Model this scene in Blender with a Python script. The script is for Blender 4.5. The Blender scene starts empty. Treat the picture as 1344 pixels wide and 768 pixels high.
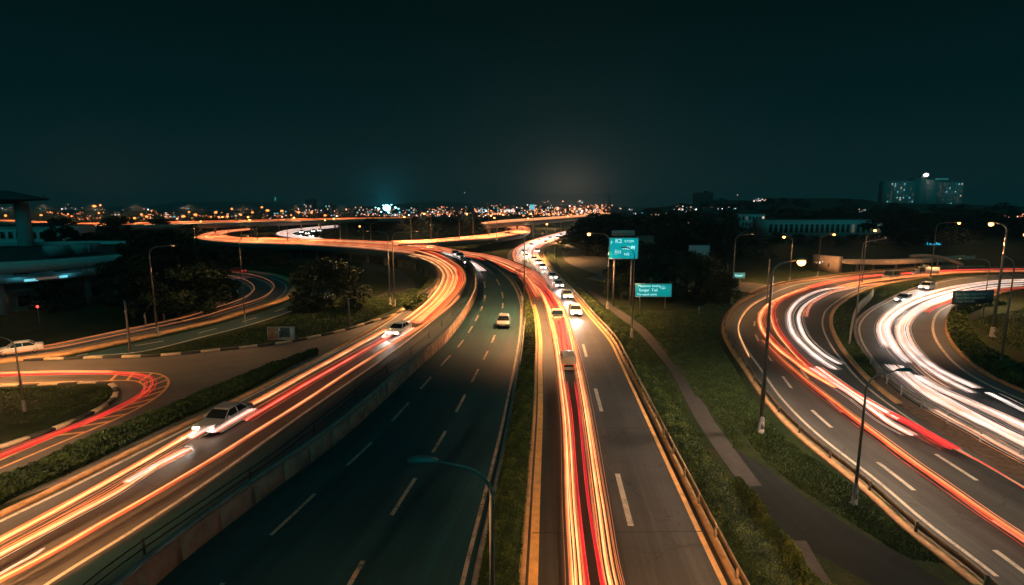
import bpy, math, random
import numpy as np
from mathutils import Vector, Matrix

rng = np.random.default_rng(7)
random.seed(7)
R = math.radians
SC = bpy.context.scene
COL = SC.collection

# ------------------------------------------------------------------ camera
CAM_H, FOC, PITCH = 16.0, 715.0, R(8.9)
cam_data = bpy.data.cameras.new('camera')
cam = bpy.data.objects.new('camera', cam_data)
COL.objects.link(cam)
cam.location = (0, 0, CAM_H)
cam.rotation_euler = (R(90) - PITCH, 0, 0)
cam_data.sensor_width = 36
cam_data.lens = 36 * FOC / 1344
cam_data.clip_start = 0.1
cam_data.clip_end = 20000
SC.camera = cam

# ------------------------------------------------------------------ sky, added teal fill, exposure
world = bpy.data.worlds.new('World')
SC.world = world
world.use_nodes = True
wn, wl = world.node_tree.nodes, world.node_tree.links
wn.clear()
w_out = wn.new('ShaderNodeOutputWorld')
w_bg = wn.new('ShaderNodeBackground')
w_sky = wn.new('ShaderNodeTexSky')
w_sky.sky_type = 'NISHITA'
w_sky.sun_disc = False
w_sky.sun_elevation = R(-6)
w_sky.sun_rotation = R(200)
w_tc = wn.new('ShaderNodeTexCoord')


def wnode(kind, op=None, **kw):
    n = wn.new(kind)
    if op:
        n.operation = op
    for k, v in kw.items():
        setattr(n, k, v)
    return n


w_sep = wn.new('ShaderNodeSeparateXYZ')
wl.new(w_tc.outputs['Generated'], w_sep.inputs[0])
w_ramp = wn.new('ShaderNodeValToRGB')          # night sky by elevation
cr = w_ramp.color_ramp
cr.elements[0].position = 0.0
cr.elements[0].color = (0.0050, 0.0165, 0.0185, 1)
cr.elements[1].position = 0.55
cr.elements[1].color = (0.0, 0.0040, 0.0044, 1)
for p, c in ((0.06, (0.0028, 0.0145, 0.0165, 1)), (0.16, (0.0002, 0.0098, 0.0115, 1)), (0.30, (0.0, 0.0054, 0.0060, 1))):
    e = cr.elements.new(p)
    e.color = c
wl.new(w_sep.outputs['Z'], w_ramp.inputs[0])


def glow(px, el, spread, color):
    """the light dome of a distant lit district: a soft lobe about a direction in the world"""
    az = math.atan((px - 672) / FOC)
    d = Vector((math.sin(az) * math.cos(R(el)), math.cos(az) * math.cos(R(el)), math.sin(R(el))))
    dot = wnode('ShaderNodeVectorMath', 'DOT_PRODUCT')
    wl.new(w_tc.outputs['Generated'], dot.inputs[0])
    dot.inputs[1].default_value = d
    sub = wnode('ShaderNodeMath', 'SUBTRACT')
    wl.new(dot.outputs['Value'], sub.inputs[0])
    sub.inputs[1].default_value = 1.0
    mul = wnode('ShaderNodeMath', 'MULTIPLY')
    wl.new(sub.outputs[0], mul.inputs[0])
    mul.inputs[1].default_value = 1.0 / (1 - math.cos(R(spread)))
    ex = wnode('ShaderNodeMath', 'EXPONENT')
    wl.new(mul.outputs[0], ex.inputs[0])
    mix = wnode('ShaderNodeVectorMath', 'SCALE')
    mix.inputs[0].default_value = color
    wl.new(ex.outputs[0], mix.inputs['Scale'])
    return mix.outputs[0]


acc = w_ramp.outputs[0]
for g in (glow(745, 0.0, 3.6, (0.100, 0.070, 0.048)), glow(745, 0.5, 11.0, (0.006, 0.006, 0.005)), glow(508, 0.4, 2.6, (0.0, 0.040, 0.058)),
          glow(508, 0.2, 1.1, (0.0, 0.09, 0.13)), glow(140, 0, 4.0, (0.008, 0.004, 0.002))):
    add = wnode('ShaderNodeVectorMath', 'ADD')
    wl.new(acc, add.inputs[0])
    wl.new(g, add.inputs[1])
    acc = add.outputs[0]
w_sc = wnode('ShaderNodeVectorMath', 'SCALE')
wl.new(w_sky.outputs[0], w_sc.inputs[0])
w_sc.inputs['Scale'].default_value = 0.002
add = wnode('ShaderNodeVectorMath', 'ADD')
wl.new(acc, add.inputs[0])
wl.new(w_sc.outputs[0], add.inputs[1])
wl.new(add.outputs[0], w_bg.inputs['Color'])
w_bg.inputs['Strength'].default_value = 1.0
wl.new(w_bg.outputs[0], w_out.inputs['Surface'])

teal_fill_d = bpy.data.lights.new('teal_fill', 'SUN')  # unseen soft teal fill added to lift the blacks
teal_fill_d.energy = 0.32
teal_fill_d.angle = R(60)
teal_fill_d.color = (0.03, 0.82, 0.88)
teal_fill = bpy.data.objects.new('teal_fill', teal_fill_d)
COL.objects.link(teal_fill)
teal_fill.rotation_euler = (R(46), R(10), 0)
SC.view_settings.view_transform = 'Standard'
SC.view_settings.look = 'None'
SC.view_settings.exposure = 0.0
SC.view_settings.gamma = 1.0
HAZE = 0.00028
SC.cycles.max_bounces = 4
SC.cycles.volume_bounces = 0
SC.cycles.diffuse_bounces = 2
SC.cycles.glossy_bounces = 2
SC.cycles.transparent_max_bounces = 4
SC.cycles.sample_clamp_indirect = 3.0
SC.cycles.use_light_tree = True

# ------------------------------------------------------------------ geometry helpers
CT, ST = math.cos(PITCH), math.sin(PITCH)


def G(px, py, z=0.0):
    """the point of the horizontal plane at height z that the photograph shows at (px, py)"""
    xc, yc = (px - 672) / FOC, (384 - py) / FOC
    dz = -ST + yc * CT
    t = (z - CAM_H) / dz
    return np.array((xc * t, (CT + yc * ST) * t, z))


def crom(P, n=10):
    """Catmull-Rom through rows of P (k x m), n steps to a segment"""
    P = np.asarray(P, float)
    if len(P) < 3:
        t = np.linspace(0, 1, n + 1)[:, None]
        return P[0] * (1 - t) + P[1] * t
    Q = np.vstack([2 * P[0] - P[1], P, 2 * P[-1] - P[-2]])
    out = []
    for i in range(1, len(Q) - 2):
        t = np.arange(n)[:, None] / n
        a, b, c, d = Q[i - 1], Q[i], Q[i + 1], Q[i + 2]
        out.append(0.5 * (2 * b + (c - a) * t + (2 * a - 5 * b + 4 * c - d) * t ** 2 + (3 * b - 3 * c + d - a) * t ** 3))
    out.append(P[-1:])
    return np.vstack(out)


def G_line(pts, z=0.0, n=10):
    q = crom([p if len(p) == 3 else (p[0], p[1], z) for p in pts], n)
    return np.array([G(*r) for r in q])


def resample(P, step):
    P = np.asarray(P, float)
    s = np.concatenate([[0], np.cumsum(np.linalg.norm(np.diff(P, axis=0), axis=1))])
    m = max(2, int(round(s[-1] / step)) + 1)
    t = np.linspace(0, s[-1], m)
    return np.stack([np.interp(t, s, P[:, i]) for i in range(3)], 1)


def side_of(P):
    """unit horizontal vectors to the right of a polyline"""
    T = np.gradient(P, axis=0)
    S = np.stack([T[:, 1], -T[:, 0], np.zeros(len(P))], 1)
    return S / np.maximum(np.linalg.norm(S, axis=1), 1e-9)[:, None]


class MB:
    """collects pieces of one mesh"""

    def __init__(self):
        self.v, self.f, self.m, self.uv, self.n = [], [], [], [], 0

    def add(self, verts, faces, mat=0, uvs=None):
        verts = np.asarray(verts, float).reshape(-1, 3)
        self.v.append(verts)
        for f in faces:
            self.f.append([i + self.n for i in f])
            self.m.append(mat)
        self.uv.append(np.zeros((len(verts), 2)) if uvs is None else np.asarray(uvs, float))
        self.n += len(verts)
        return self

    def box(self, c, s, rz=0.0, mat=0, rx=0.0):
        x, y, z = s[0] / 2, s[1] / 2, s[2] / 2
        v = np.array([(a, b, d) for d in (-z, z) for a, b in ((-x, -y), (x, -y), (x, y), (-x, y))])
        if rx:
            cx, sx = math.cos(rx), math.sin(rx)
            v = v @ np.array(((1, 0, 0), (0, cx, sx), (0, -sx, cx)))
        if rz:
            cz, sz = math.cos(rz), math.sin(rz)
            v = v @ np.array(((cz, sz, 0), (-sz, cz, 0), (0, 0, 1)))
        return self.add(v + np.asarray(c, float), [(3, 2, 1, 0), (4, 5, 6, 7), (0, 1, 5, 4), (1, 2, 6, 5), (2, 3, 7, 6), (3, 0, 4, 7)], mat)

    def tube(self, P, r, k=8, mat=0, caps=True):
        P = np.asarray(P, float)
        r = np.broadcast_to(np.asarray(r, float), (len(P),))
        T = np.gradient(P, axis=0)
        T /= np.maximum(np.linalg.norm(T, axis=1), 1e-9)[:, None]
        up = np.where(np.abs(T[:, 2:3]) > 0.9, np.array([[1.0, 0, 0]]), np.array([[0, 0, 1.0]]))
        if np.ptp(np.abs(T[:, 2])) > 0.5:
            mid = np.cross(T[0], T[-1])
            if np.linalg.norm(mid) > 1e-3:
                up = np.repeat((mid / np.linalg.norm(mid))[None], len(P), 0)
        A = np.cross(T, up)
        A /= np.maximum(np.linalg.norm(A, axis=1), 1e-9)[:, None]
        B = np.cross(A, T)
        a = np.arange(k) / k * 2 * math.pi
        V = P[:, None] + r[:, None, None] * (np.cos(a)[None, :, None] * A[:, None] + np.sin(a)[None, :, None] * B[:, None])
        n = len(P)
        F = [(i * k + j, i * k + (j + 1) % k, (i + 1) * k + (j + 1) % k, (i + 1) * k + j) for i in range(n - 1) for j in range(k)]
        if caps:
            F += [tuple(range(k))[::-1], tuple(range((n - 1) * k, n * k))]
        return self.add(V.reshape(-1, 3), F, mat)

    def lathe(self, prof, c=(0, 0, 0), k=16, mat=0):
        a = np.arange(k) / k * 2 * math.pi
        V = np.array([[(r * math.cos(t), r * math.sin(t), z) for t in a] for r, z in prof]).reshape(-1, 3) + np.asarray(c, float)
        n = len(prof)
        F = [(i * k + j, i * k + (j + 1) % k, (i + 1) * k + (j + 1) % k, (i + 1) * k + j) for i in range(n - 1) for j in range(k)]
        F += [tuple(range(k))[::-1], tuple(range((n - 1) * k, n * k))]
        return self.add(V, F, mat)

    def loft(self, rings, mat=0, closed=True, caps=True):
        n, k = len(rings), len(rings[0])
        V = np.array(rings, float).reshape(-1, 3)
        F = [(i * k + j, i * k + (j + 1) % k, (i + 1) * k + (j + 1) % k, (i + 1) * k + j) for i in range(n - 1) for j in range(k if closed else k - 1)]
        if caps:
            F += [tuple(range(k))[::-1], tuple(range((n - 1) * k, n * k))]
        return self.add(V, F, mat)

    def sweep(self, P, prof, mat=0, caps=True):
        """sweep a cross-section prof [(right, up)] along a polyline"""
        P = np.asarray(P, float)
        S = side_of(P)
        pr = np.asarray(prof, float)
        V = P[:, None] + S[:, None] * pr[None, :, 0:1] + np.array([0, 0, 1.0]) * pr[None, :, 1:2]
        return self.loft(V, mat, True, caps)

    def build(self, name, mats, parent=None, origin=None, smooth=False):
        me = bpy.data.meshes.new(name)
        V = np.vstack(self.v) if self.v else np.zeros((0, 3))
        if origin is not None:
            V = V - np.asarray(origin, float)
        tot = np.array([len(f) for f in self.f], np.int32)
        idx = np.array([i for f in self.f for i in f], np.int32)
        me.vertices.add(len(V))
        me.vertices.foreach_set('co', V.astype(np.float32).ravel())
        me.loops.add(len(idx))
        me.loops.foreach_set('vertex_index', idx)
        me.polygons.add(len(tot))
        st = np.concatenate([[0], np.cumsum(tot)[:-1]]).astype(np.int32)
        me.polygons.foreach_set('loop_start', st)
        me.polygons.foreach_set('loop_total', tot)
        me.polygons.foreach_set('material_index', np.array(self.m, np.int32))
        uv = me.uv_layers.new(name='UVMap')
        uv.data.foreach_set('uv', np.vstack(self.uv)[idx].astype(np.float32).ravel())
        for m in (mats if isinstance(mats, (list, tuple)) else [mats]):
            me.materials.append(m)
        if smooth:
            me.polygons.foreach_set('use_smooth', np.ones(len(tot), bool))
        me.update(calc_edges=True)
        me.validate()
        o = bpy.data.objects.new(name, me)
        COL.objects.link(o)
        if parent is not None:
            o.parent = parent
        if origin is not None:
            o.location = origin
        return o


def quads_mesh(name, V, mats, mi=None, parent=None):
    """a mesh of loose four-cornered faces, V is (n,4,3)"""
    n = len(V)
    me = bpy.data.meshes.new(name)
    me.vertices.add(n * 4)
    me.vertices.foreach_set('co', V.astype(np.float32).ravel())
    me.loops.add(n * 4)
    me.loops.foreach_set('vertex_index', np.arange(n * 4, dtype=np.int32))
    me.polygons.add(n)
    me.polygons.foreach_set('loop_start', np.arange(0, n * 4, 4, dtype=np.int32))
    me.polygons.foreach_set('loop_total', np.full(n, 4, np.int32))
    if mi is not None:
        me.polygons.foreach_set('material_index', mi.astype(np.int32))
    for m in (mats if isinstance(mats, (list, tuple)) else [mats]):
        me.materials.append(m)
    me.update(calc_edges=True)
    o = bpy.data.objects.new(name, me)
    COL.objects.link(o)
    if parent is not None:
        o.parent = parent
    return o


def tag(o, label, cat, group=None, kind=None):
    if label:
        o['label'] = label
    if cat:
        o['category'] = cat
    if group:
        o['group'] = group
    if kind:
        o['kind'] = kind
    return o


def struct(o):
    o['kind'] = 'structure'
    return o


def thing(name, label, cat, loc=(0, 0, 0), rz=0.0, group=None):
    o = bpy.data.objects.new(name, None)
    COL.objects.link(o)
    o.empty_display_size = 0.2
    o.location = loc
    o.rotation_euler = (0, 0, rz)
    return tag(o, label, cat, group)


def copy_tree(o, parent=None):
    c = o.copy()
    COL.objects.link(c)
    if parent is not None:
        c.parent = parent
    for ch in list(o.children):
        copy_tree(ch, c)
    return c


# ------------------------------------------------------------------ materials
def new_mat(name):
    m = bpy.data.materials.new(name)
    m.use_nodes = True
    nt = m.node_tree
    return m, nt.nodes, nt.links, nt.nodes['Principled BSDF']


def mat(name, col, rough=0.7, metal=0.0, var=0.25, scale=3.0, bump=0.0, spec=0.5, coord='Object'):
    """a base colour broken up by two scales of noise"""
    m, n, l, b = new_mat(name)
    tc = n.new('ShaderNodeTexCoord')
    a = n.new('ShaderNodeTexNoise')
    a.inputs['Scale'].default_value = scale
    a.inputs['Detail'].default_value = 6
    a.inputs['Roughness'].default_value = 0.65
    l.new(tc.outputs[coord], a.inputs['Vector'])
    mp = n.new('ShaderNodeMapRange')
    mp.inputs['From Min'].default_value = 0.3
    mp.inputs['From Max'].default_value = 0.7
    mp.inputs['To Min'].default_value = 1 - var
    mp.inputs['To Max'].default_value = 1 + var
    l.new(a.outputs['Fac'], mp.inputs['Value'])
    vm = n.new('ShaderNodeVectorMath')
    vm.operation = 'SCALE'
    vm.inputs[0].default_value = col
    l.new(mp.outputs[0], vm.inputs['Scale'])
    l.new(vm.outputs[0], b.inputs['Base Color'])
    b.inputs['Roughness'].default_value = rough
    b.inputs['Metallic'].default_value = metal
    b.inputs['Specular IOR Level'].default_value = spec
    if bump:
        bp = n.new('ShaderNodeBump')
        bp.inputs['Strength'].default_value = bump
        bp.inputs['Distance'].default_value = 0.05
        l.new(a.outputs['Fac'], bp.inputs['Height'])
        l.new(bp.outputs[0], b.inputs['Normal'])
    return m


def emit(name, col, strength):
    m, n, l, b = new_mat(name)
    b.inputs['Base Color'].default_value = (*[min(1, c) for c in col], 1)
    b.inputs['Emission Color'].default_value = (*col, 1)
    b.inputs['Emission Strength'].default_value = strength
    return m


def asphalt(name, col, streak=0.35, rough=0.62, spec=0.4):
    """road surface: aggregate speckle, light streaks and tyre wear along the lanes put into the colour (UV in metres: u across, v along), patches, cracks"""
    m, n, l, b = new_mat(name)
    uv = n.new('ShaderNodeUVMap')
    tc = n.new('ShaderNodeTexCoord')

    def noise(vec, scale, detail, mapping=None, rough_=0.6):
        a = n.new('ShaderNodeTexNoise')
        a.inputs['Scale'].default_value = scale
        a.inputs['Detail'].default_value = detail
        a.inputs['Roughness'].default_value = rough_
        if mapping:
            k = n.new('ShaderNodeMapping')
            k.inputs['Scale'].default_value = mapping
            l.new(vec, k.inputs['Vector'])
            vec = k.outputs[0]
        l.new(vec, a.inputs['Vector'])
        return a.outputs['Fac']

    def rng_(v, lo, hi, a=0.3, b_=0.7):
        k = n.new('ShaderNodeMapRange')
        k.inputs['From Min'].default_value, k.inputs['From Max'].default_value = a, b_
        k.inputs['To Min'].default_value, k.inputs['To Max'].default_value = lo, hi
        l.new(v, k.inputs['Value'])
        return k.outputs[0]

    def mul(x, y):
        k = n.new('ShaderNodeMath')
        k.operation = 'MULTIPLY'
        l.new(x, k.inputs[0])
        l.new(y, k.inputs[1])
        return k.outputs[0]

    lanes = rng_(noise(uv.outputs[0], 1.0, 3, (0.75, 0.012, 1)), 1 - streak, 1 + streak)  # streaks of passing lights and tyre wear, both put into the colour
    fine = rng_(noise(uv.outputs[0], 1.0, 5, (5.0, 0.05, 1)), 1 - streak * 0.35, 1 + streak * 0.35)
    grit = rng_(noise(tc.outputs['Object'], 14.0, 8, None, 0.8), 0.72, 1.28)
    patch = rng_(noise(tc.outputs['Object'], 0.16, 4), 0.8, 1.2)
    vor = n.new('ShaderNodeTexVoronoi')
    vor.feature = 'DISTANCE_TO_EDGE'
    vor.inputs['Scale'].default_value = 0.11
    wob = n.new('ShaderNodeVectorMath')
    wob.operation = 'ADD'
    nz = n.new('ShaderNodeTexNoise')
    nz.inputs['Scale'].default_value = 0.5
    l.new(tc.outputs['Object'], nz.inputs['Vector'])
    sc = n.new('ShaderNodeVectorMath')
    sc.operation = 'SCALE'
    sc.inputs['Scale'].default_value = 3.0
    l.new(nz.outputs['Color'], sc.inputs[0])
    l.new(tc.outputs['Object'], wob.inputs[0])
    l.new(sc.outputs[0], wob.inputs[1])
    l.new(wob.outputs[0], vor.inputs['Vector'])
    crack = rng_(vor.outputs['Distance'], 0.6, 1.0, 0.0, 0.006)
    f = mul(mul(mul(lanes, fine), mul(grit, patch)), crack)
    vm = n.new('ShaderNodeVectorMath')
    vm.operation = 'SCALE'
    vm.inputs[0].default_value = col
    l.new(f, vm.inputs['Scale'])
    l.new(vm.outputs[0], b.inputs['Base Color'])
    l.new(rng_(lanes, rough - 0.08, rough + 0.1, 0.6, 1.4), b.inputs['Roughness'])
    b.inputs['Specular IOR Level'].default_value = spec
    bp = n.new('ShaderNodeBump')
    bp.inputs['Strength'].default_value = 0.5
    bp.inputs['Distance'].default_value = 0.02
    l.new(grit, bp.inputs['Height'])
    l.new(bp.outputs[0], b.inputs['Normal'])
    return m


M = {}
M['asphalt'] = asphalt('worn asphalt', (0.068, 0.066, 0.062), 0.55)
M['asphalt_dark'] = asphalt('dark unlit asphalt', (0.011, 0.048, 0.054), 0.45)  # teal darkness of unlit surfaces put into the base colour
M['asphalt_grey'] = asphalt('grey asphalt', (0.080, 0.086, 0.090))
M['asphalt_brown'] = asphalt('brown lit asphalt', (0.105, 0.094, 0.078), 0.30)  # brown cast of lamps and trails put into the base colour


def worn_paint(name, col, under, wear=0.40):
    """paint scuffed through to the road in patches"""
    m, n, l, b = new_mat(name)
    tc = n.new('ShaderNodeTexCoord')
    a, c = n.new('ShaderNodeTexNoise'), n.new('ShaderNodeTexNoise')
    for q, s, d in ((a, 1.1, 8), (c, 9.0, 6)):
        q.inputs['Scale'].default_value = s
        q.inputs['Detail'].default_value = d
        q.inputs['Roughness'].default_value = 0.7
        l.new(tc.outputs['Object'], q.inputs['Vector'])
    ad = n.new('ShaderNodeMath')
    ad.operation = 'MULTIPLY_ADD'
    ad.inputs[1].default_value = 0.5
    hf = n.new('ShaderNodeMath')
    hf.operation = 'MULTIPLY'
    hf.inputs[1].default_value = 0.5
    l.new(c.outputs['Fac'], hf.inputs[0])
    l.new(a.outputs['Fac'], ad.inputs[0])
    l.new(hf.outputs[0], ad.inputs[2])
    r = n.new('ShaderNodeValToRGB')
    r.color_ramp.elements[0].position = wear
    r.color_ramp.elements[0].color = (*under, 1)
    r.color_ramp.elements[1].position = wear + 0.13
    r.color_ramp.elements[1].color = (*col, 1)
    l.new(ad.outputs[0], r.inputs[0])
    l.new(r.outputs[0], b.inputs['Base Color'])
    b.inputs['Roughness'].default_value = 0.6
    return m


M['paint'] = worn_paint('road paint', (0.66, 0.58, 0.48), (0.16, 0.14, 0.12), 0.37)
M['paint_tan'] = worn_paint('warm lit road paint', (0.50, 0.35, 0.25), (0.06, 0.06, 0.055), 0.40)  # warm lamplight on the dashes put into the tan
M['path'] = asphalt('path asphalt', (0.014, 0.016, 0.016), 0.5, 0.85, 0.08)
M['paint_yellow_lit'] = mat('yellow and lit edge paint', (0.78, 0.42, 0.14), 0.6, var=0.25, scale=1.5)  # also carries the sodium orange of the main road's edges
M['concrete'] = mat('concrete', (0.24, 0.20, 0.17), 0.85, var=0.35, scale=1.3, bump=0.3)
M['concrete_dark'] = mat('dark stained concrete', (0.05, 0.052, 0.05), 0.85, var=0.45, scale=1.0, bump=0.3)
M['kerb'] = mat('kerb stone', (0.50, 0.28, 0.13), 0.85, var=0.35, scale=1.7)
M['kerb_dark'] = mat('black kerb paint', (0.03, 0.03, 0.028), 0.7)
M['kerb_light'] = mat('cream kerb paint', (0.55, 0.42, 0.27), 0.75, var=0.3)
M['slab'] = mat('paving slab', (0.038, 0.034, 0.030), 0.9, var=0.3, scale=1.5)
M['soil'] = mat('bare soil', (0.12, 0.075, 0.045), 0.95, var=0.5, scale=2.0, bump=0.6)
M['steel'] = mat('galvanised steel', (0.42, 0.38, 0.34), 0.5, 0.5, var=0.2, scale=4)
M['rust'] = mat('weathered rail', (0.22, 0.15, 0.10), 0.6, 0.4, var=0.4, scale=3)
M['pole'] = mat('grey painted pole', (0.25, 0.23, 0.21), 0.5, 0.3, var=0.2, scale=2)
M['dark_metal'] = mat('dark metal', (0.03, 0.032, 0.032), 0.5, 0.3)
M['black'] = mat('black rubber', (0.012, 0.012, 0.012), 0.8)
M['bark'] = mat('bark', (0.05, 0.04, 0.03), 0.95, var=0.4, scale=5)
for i, c in enumerate(((0.040, 0.075, 0.020), (0.085, 0.120, 0.028), (0.018, 0.040, 0.016))):
    m, n, l, b = new_mat('foliage %d' % i)
    tc = n.new('ShaderNodeTexCoord')
    a = n.new('ShaderNodeTexNoise')
    a.inputs['Scale'].default_value = 0.9
    a.inputs['Detail'].default_value = 5
    l.new(tc.outputs['Object'], a.inputs['Vector'])
    rp = n.new('ShaderNodeValToRGB')
    rp.color_ramp.elements[0].position = 0.3
    rp.color_ramp.elements[0].color = (c[0] * 0.5, c[1] * 0.55, c[2] * 0.5, 1)
    rp.color_ramp.elements[1].position = 0.7
    rp.color_ramp.elements[1].color = (c[0] * 1.6, c[1] * 1.4, c[2] * 1.2, 1)
    l.new(a.outputs['Fac'], rp.inputs[0])
    l.new(rp.outputs[0], b.inputs['Base Color'])
    b.inputs['Roughness'].default_value = 0.65
    b.inputs['Specular IOR Level'].default_value = 0.25
    M['leaf%d' % i] = m

# lawn: clumps, bare patches, blade-scale noise
m, n, l, b = new_mat('lawn')
tc = n.new('ShaderNodeTexCoord')
a1, a2, a3 = (n.new('ShaderNodeTexNoise') for _ in range(3))
for a, s, d in ((a1, 0.22, 6), (a2, 1.7, 6), (a3, 17.0, 4)):
    a.inputs['Scale'].default_value = s
    a.inputs['Detail'].default_value = d
    l.new(tc.outputs['Object'], a.inputs['Vector'])
rp = n.new('ShaderNodeValToRGB')
E = rp.color_ramp.elements
E[0].position, E[0].color = 0.30, (0.010, 0.018, 0.008, 1)
E[1].position, E[1].color = 0.75, (0.050, 0.050, 0.020, 1)
e = E.new(0.5)
e.color = (0.022, 0.034, 0.012, 1)
mx = n.new('ShaderNodeMath')
mx.operation = 'MULTIPLY_ADD'
mx.inputs[1].default_value = 0.45
l.new(a2.outputs['Fac'], mx.inputs[0])
mx2 = n.new('ShaderNodeMath')
mx2.operation = 'MULTIPLY'
mx2.inputs[1].default_value = 0.55
l.new(a1.outputs['Fac'], mx2.inputs[0])
l.new(mx2.outputs[0], mx.inputs[2])
l.new(mx.outputs[0], rp.inputs[0])
vm = n.new('ShaderNodeVectorMath')
vm.operation = 'SCALE'
mr = n.new('ShaderNodeMapRange')
mr.inputs['From Min'].default_value, mr.inputs['From Max'].default_value = 0.3, 0.7
mr.inputs['To Min'].default_value, mr.inputs['To Max'].default_value = 0.5, 1.5
l.new(a3.outputs['Fac'], mr.inputs['Value'])
l.new(rp.outputs[0], vm.inputs[0])
l.new(mr.outputs[0], vm.inputs['Scale'])
a4 = n.new('ShaderNodeTexNoise')
a4.inputs['Scale'].default_value = 0.42
a4.inputs['Detail'].default_value = 9
a4.inputs['Roughness'].default_value = 0.7
l.new(tc.outputs['Object'], a4.inputs['Vector'])
mk = n.new('ShaderNodeMapRange')
mk.inputs['From Min'].default_value, mk.inputs['From Max'].default_value = 0.57, 0.66
l.new(a4.outputs['Fac'], mk.inputs['Value'])
mxs = n.new('ShaderNodeMix')
mxs.data_type = 'RGBA'
l.new(mk.outputs[0], mxs.inputs['Factor'])
l.new(vm.outputs[0], mxs.inputs[6])
mxs.inputs[7].default_value = (0.055, 0.040, 0.024, 1)
l.new(mxs.outputs[2], b.inputs['Base Color'])
b.inputs['Roughness'].default_value = 0.95
b.inputs['Specular IOR Level'].default_value = 0.1
bp = n.new('ShaderNodeBump')
bp.inputs['Strength'].default_value = 0.8
bp.inputs['Distance'].default_value = 0.15
l.new(a3.outputs['Fac'], bp.inputs['Height'])
l.new(bp.outputs[0], b.inputs['Normal'])
M['lawn'] = m

for i, c in enumerate(((0.013, 0.028, 0.012), (0.020, 0.036, 0.014), (0.009, 0.021, 0.011))):
    M['tree_leaf%d' % i] = mat('tree leaves %d' % i, c, 0.7, var=0.5, scale=0.8, spec=0.15)


def emit_trail(name, col, strength):
    """a lamp's trail flickers in brightness along its length"""
    m = emit(name, col, strength)
    n, l = m.node_tree.nodes, m.node_tree.links
    b = n['Principled BSDF']
    tc = n.new('ShaderNodeTexCoord')
    a = n.new('ShaderNodeTexNoise')
    a.inputs['Scale'].default_value = 0.35
    a.inputs['Detail'].default_value = 5
    l.new(tc.outputs['Object'], a.inputs['Vector'])
    k = n.new('ShaderNodeMapRange')
    k.inputs['From Min'].default_value, k.inputs['From Max'].default_value = 0.3, 0.7
    k.inputs['To Min'].default_value, k.inputs['To Max'].default_value = strength * 0.5, strength * 1.3
    l.new(a.outputs['Fac'], k.inputs['Value'])
    l.new(k.outputs[0], b.inputs['Emission Strength'])
    return m


# light given off
M['t_core'] = emit_trail('trail pale orange', (1.0, 0.50, 0.20), 1.6)
M['t_orange'] = emit_trail('trail orange', (1.0, 0.27, 0.085), 1.05)
M['t_edge'] = emit_trail('trail orange red', (0.78, 0.10, 0.028), 0.9)
M['t_red'] = emit_trail('trail red', (0.80, 0.045, 0.035), 0.9)
M['t_crimson'] = emit_trail('trail crimson', (0.55, 0.016, 0.030), 0.85)
M['t_white'] = emit_trail('trail white', (1.0, 0.88, 0.82), 1.12)
M['t_warm'] = emit_trail('trail warm white', (1.0, 0.62, 0.48), 0.8)
M['t_pink'] = emit_trail('trail salmon', (1.0, 0.27, 0.15), 1.0)
M['t_s_red'] = emit_trail('faint red trail', (1.0, 0.10, 0.06), 0.16)
M['t_s_warm'] = emit_trail('faint amber trail', (1.0, 0.40, 0.18), 0.22)
M['t_s_white'] = emit_trail('faint white trail', (1.0, 0.82, 0.74), 0.24)
M['t_dim'] = emit_trail('trail dim amber', (0.50, 0.19, 0.075), 0.55)
M['sodium'] = emit('sodium lamp', (1.0, 0.33, 0.07), 16.0)
M['sodium_far'] = emit('far sodium lamp', (1.0, 0.30, 0.07), 3.0)
M['head'] = emit('headlight', (1.0, 0.86, 0.76), 14.0)
M['tail'] = emit('tail light', (1.0, 0.05, 0.03), 2.2)
M['tail_off'] = mat('red lens', (0.25, 0.02, 0.015), 0.3)

# ------------------------------------------------------------------ ground
mb = MB()
mb.add([(-5000, -300, 0), (5000, -300, 0), (5000, 4900, 0), (-5000, 4900, 0)], [(0, 1, 2, 3)])
struct(mb.build('ground', M['lawn']))


def zmid(y):
    """height of the carriageways that climb on to the flyover behind the merge"""
    t = min(1.0, max(0.0, (405 - y) / 62.0))
    return 3.5 * t * t * (3 - 2 * t)


ROADS = {}
NSEG = 10


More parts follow.
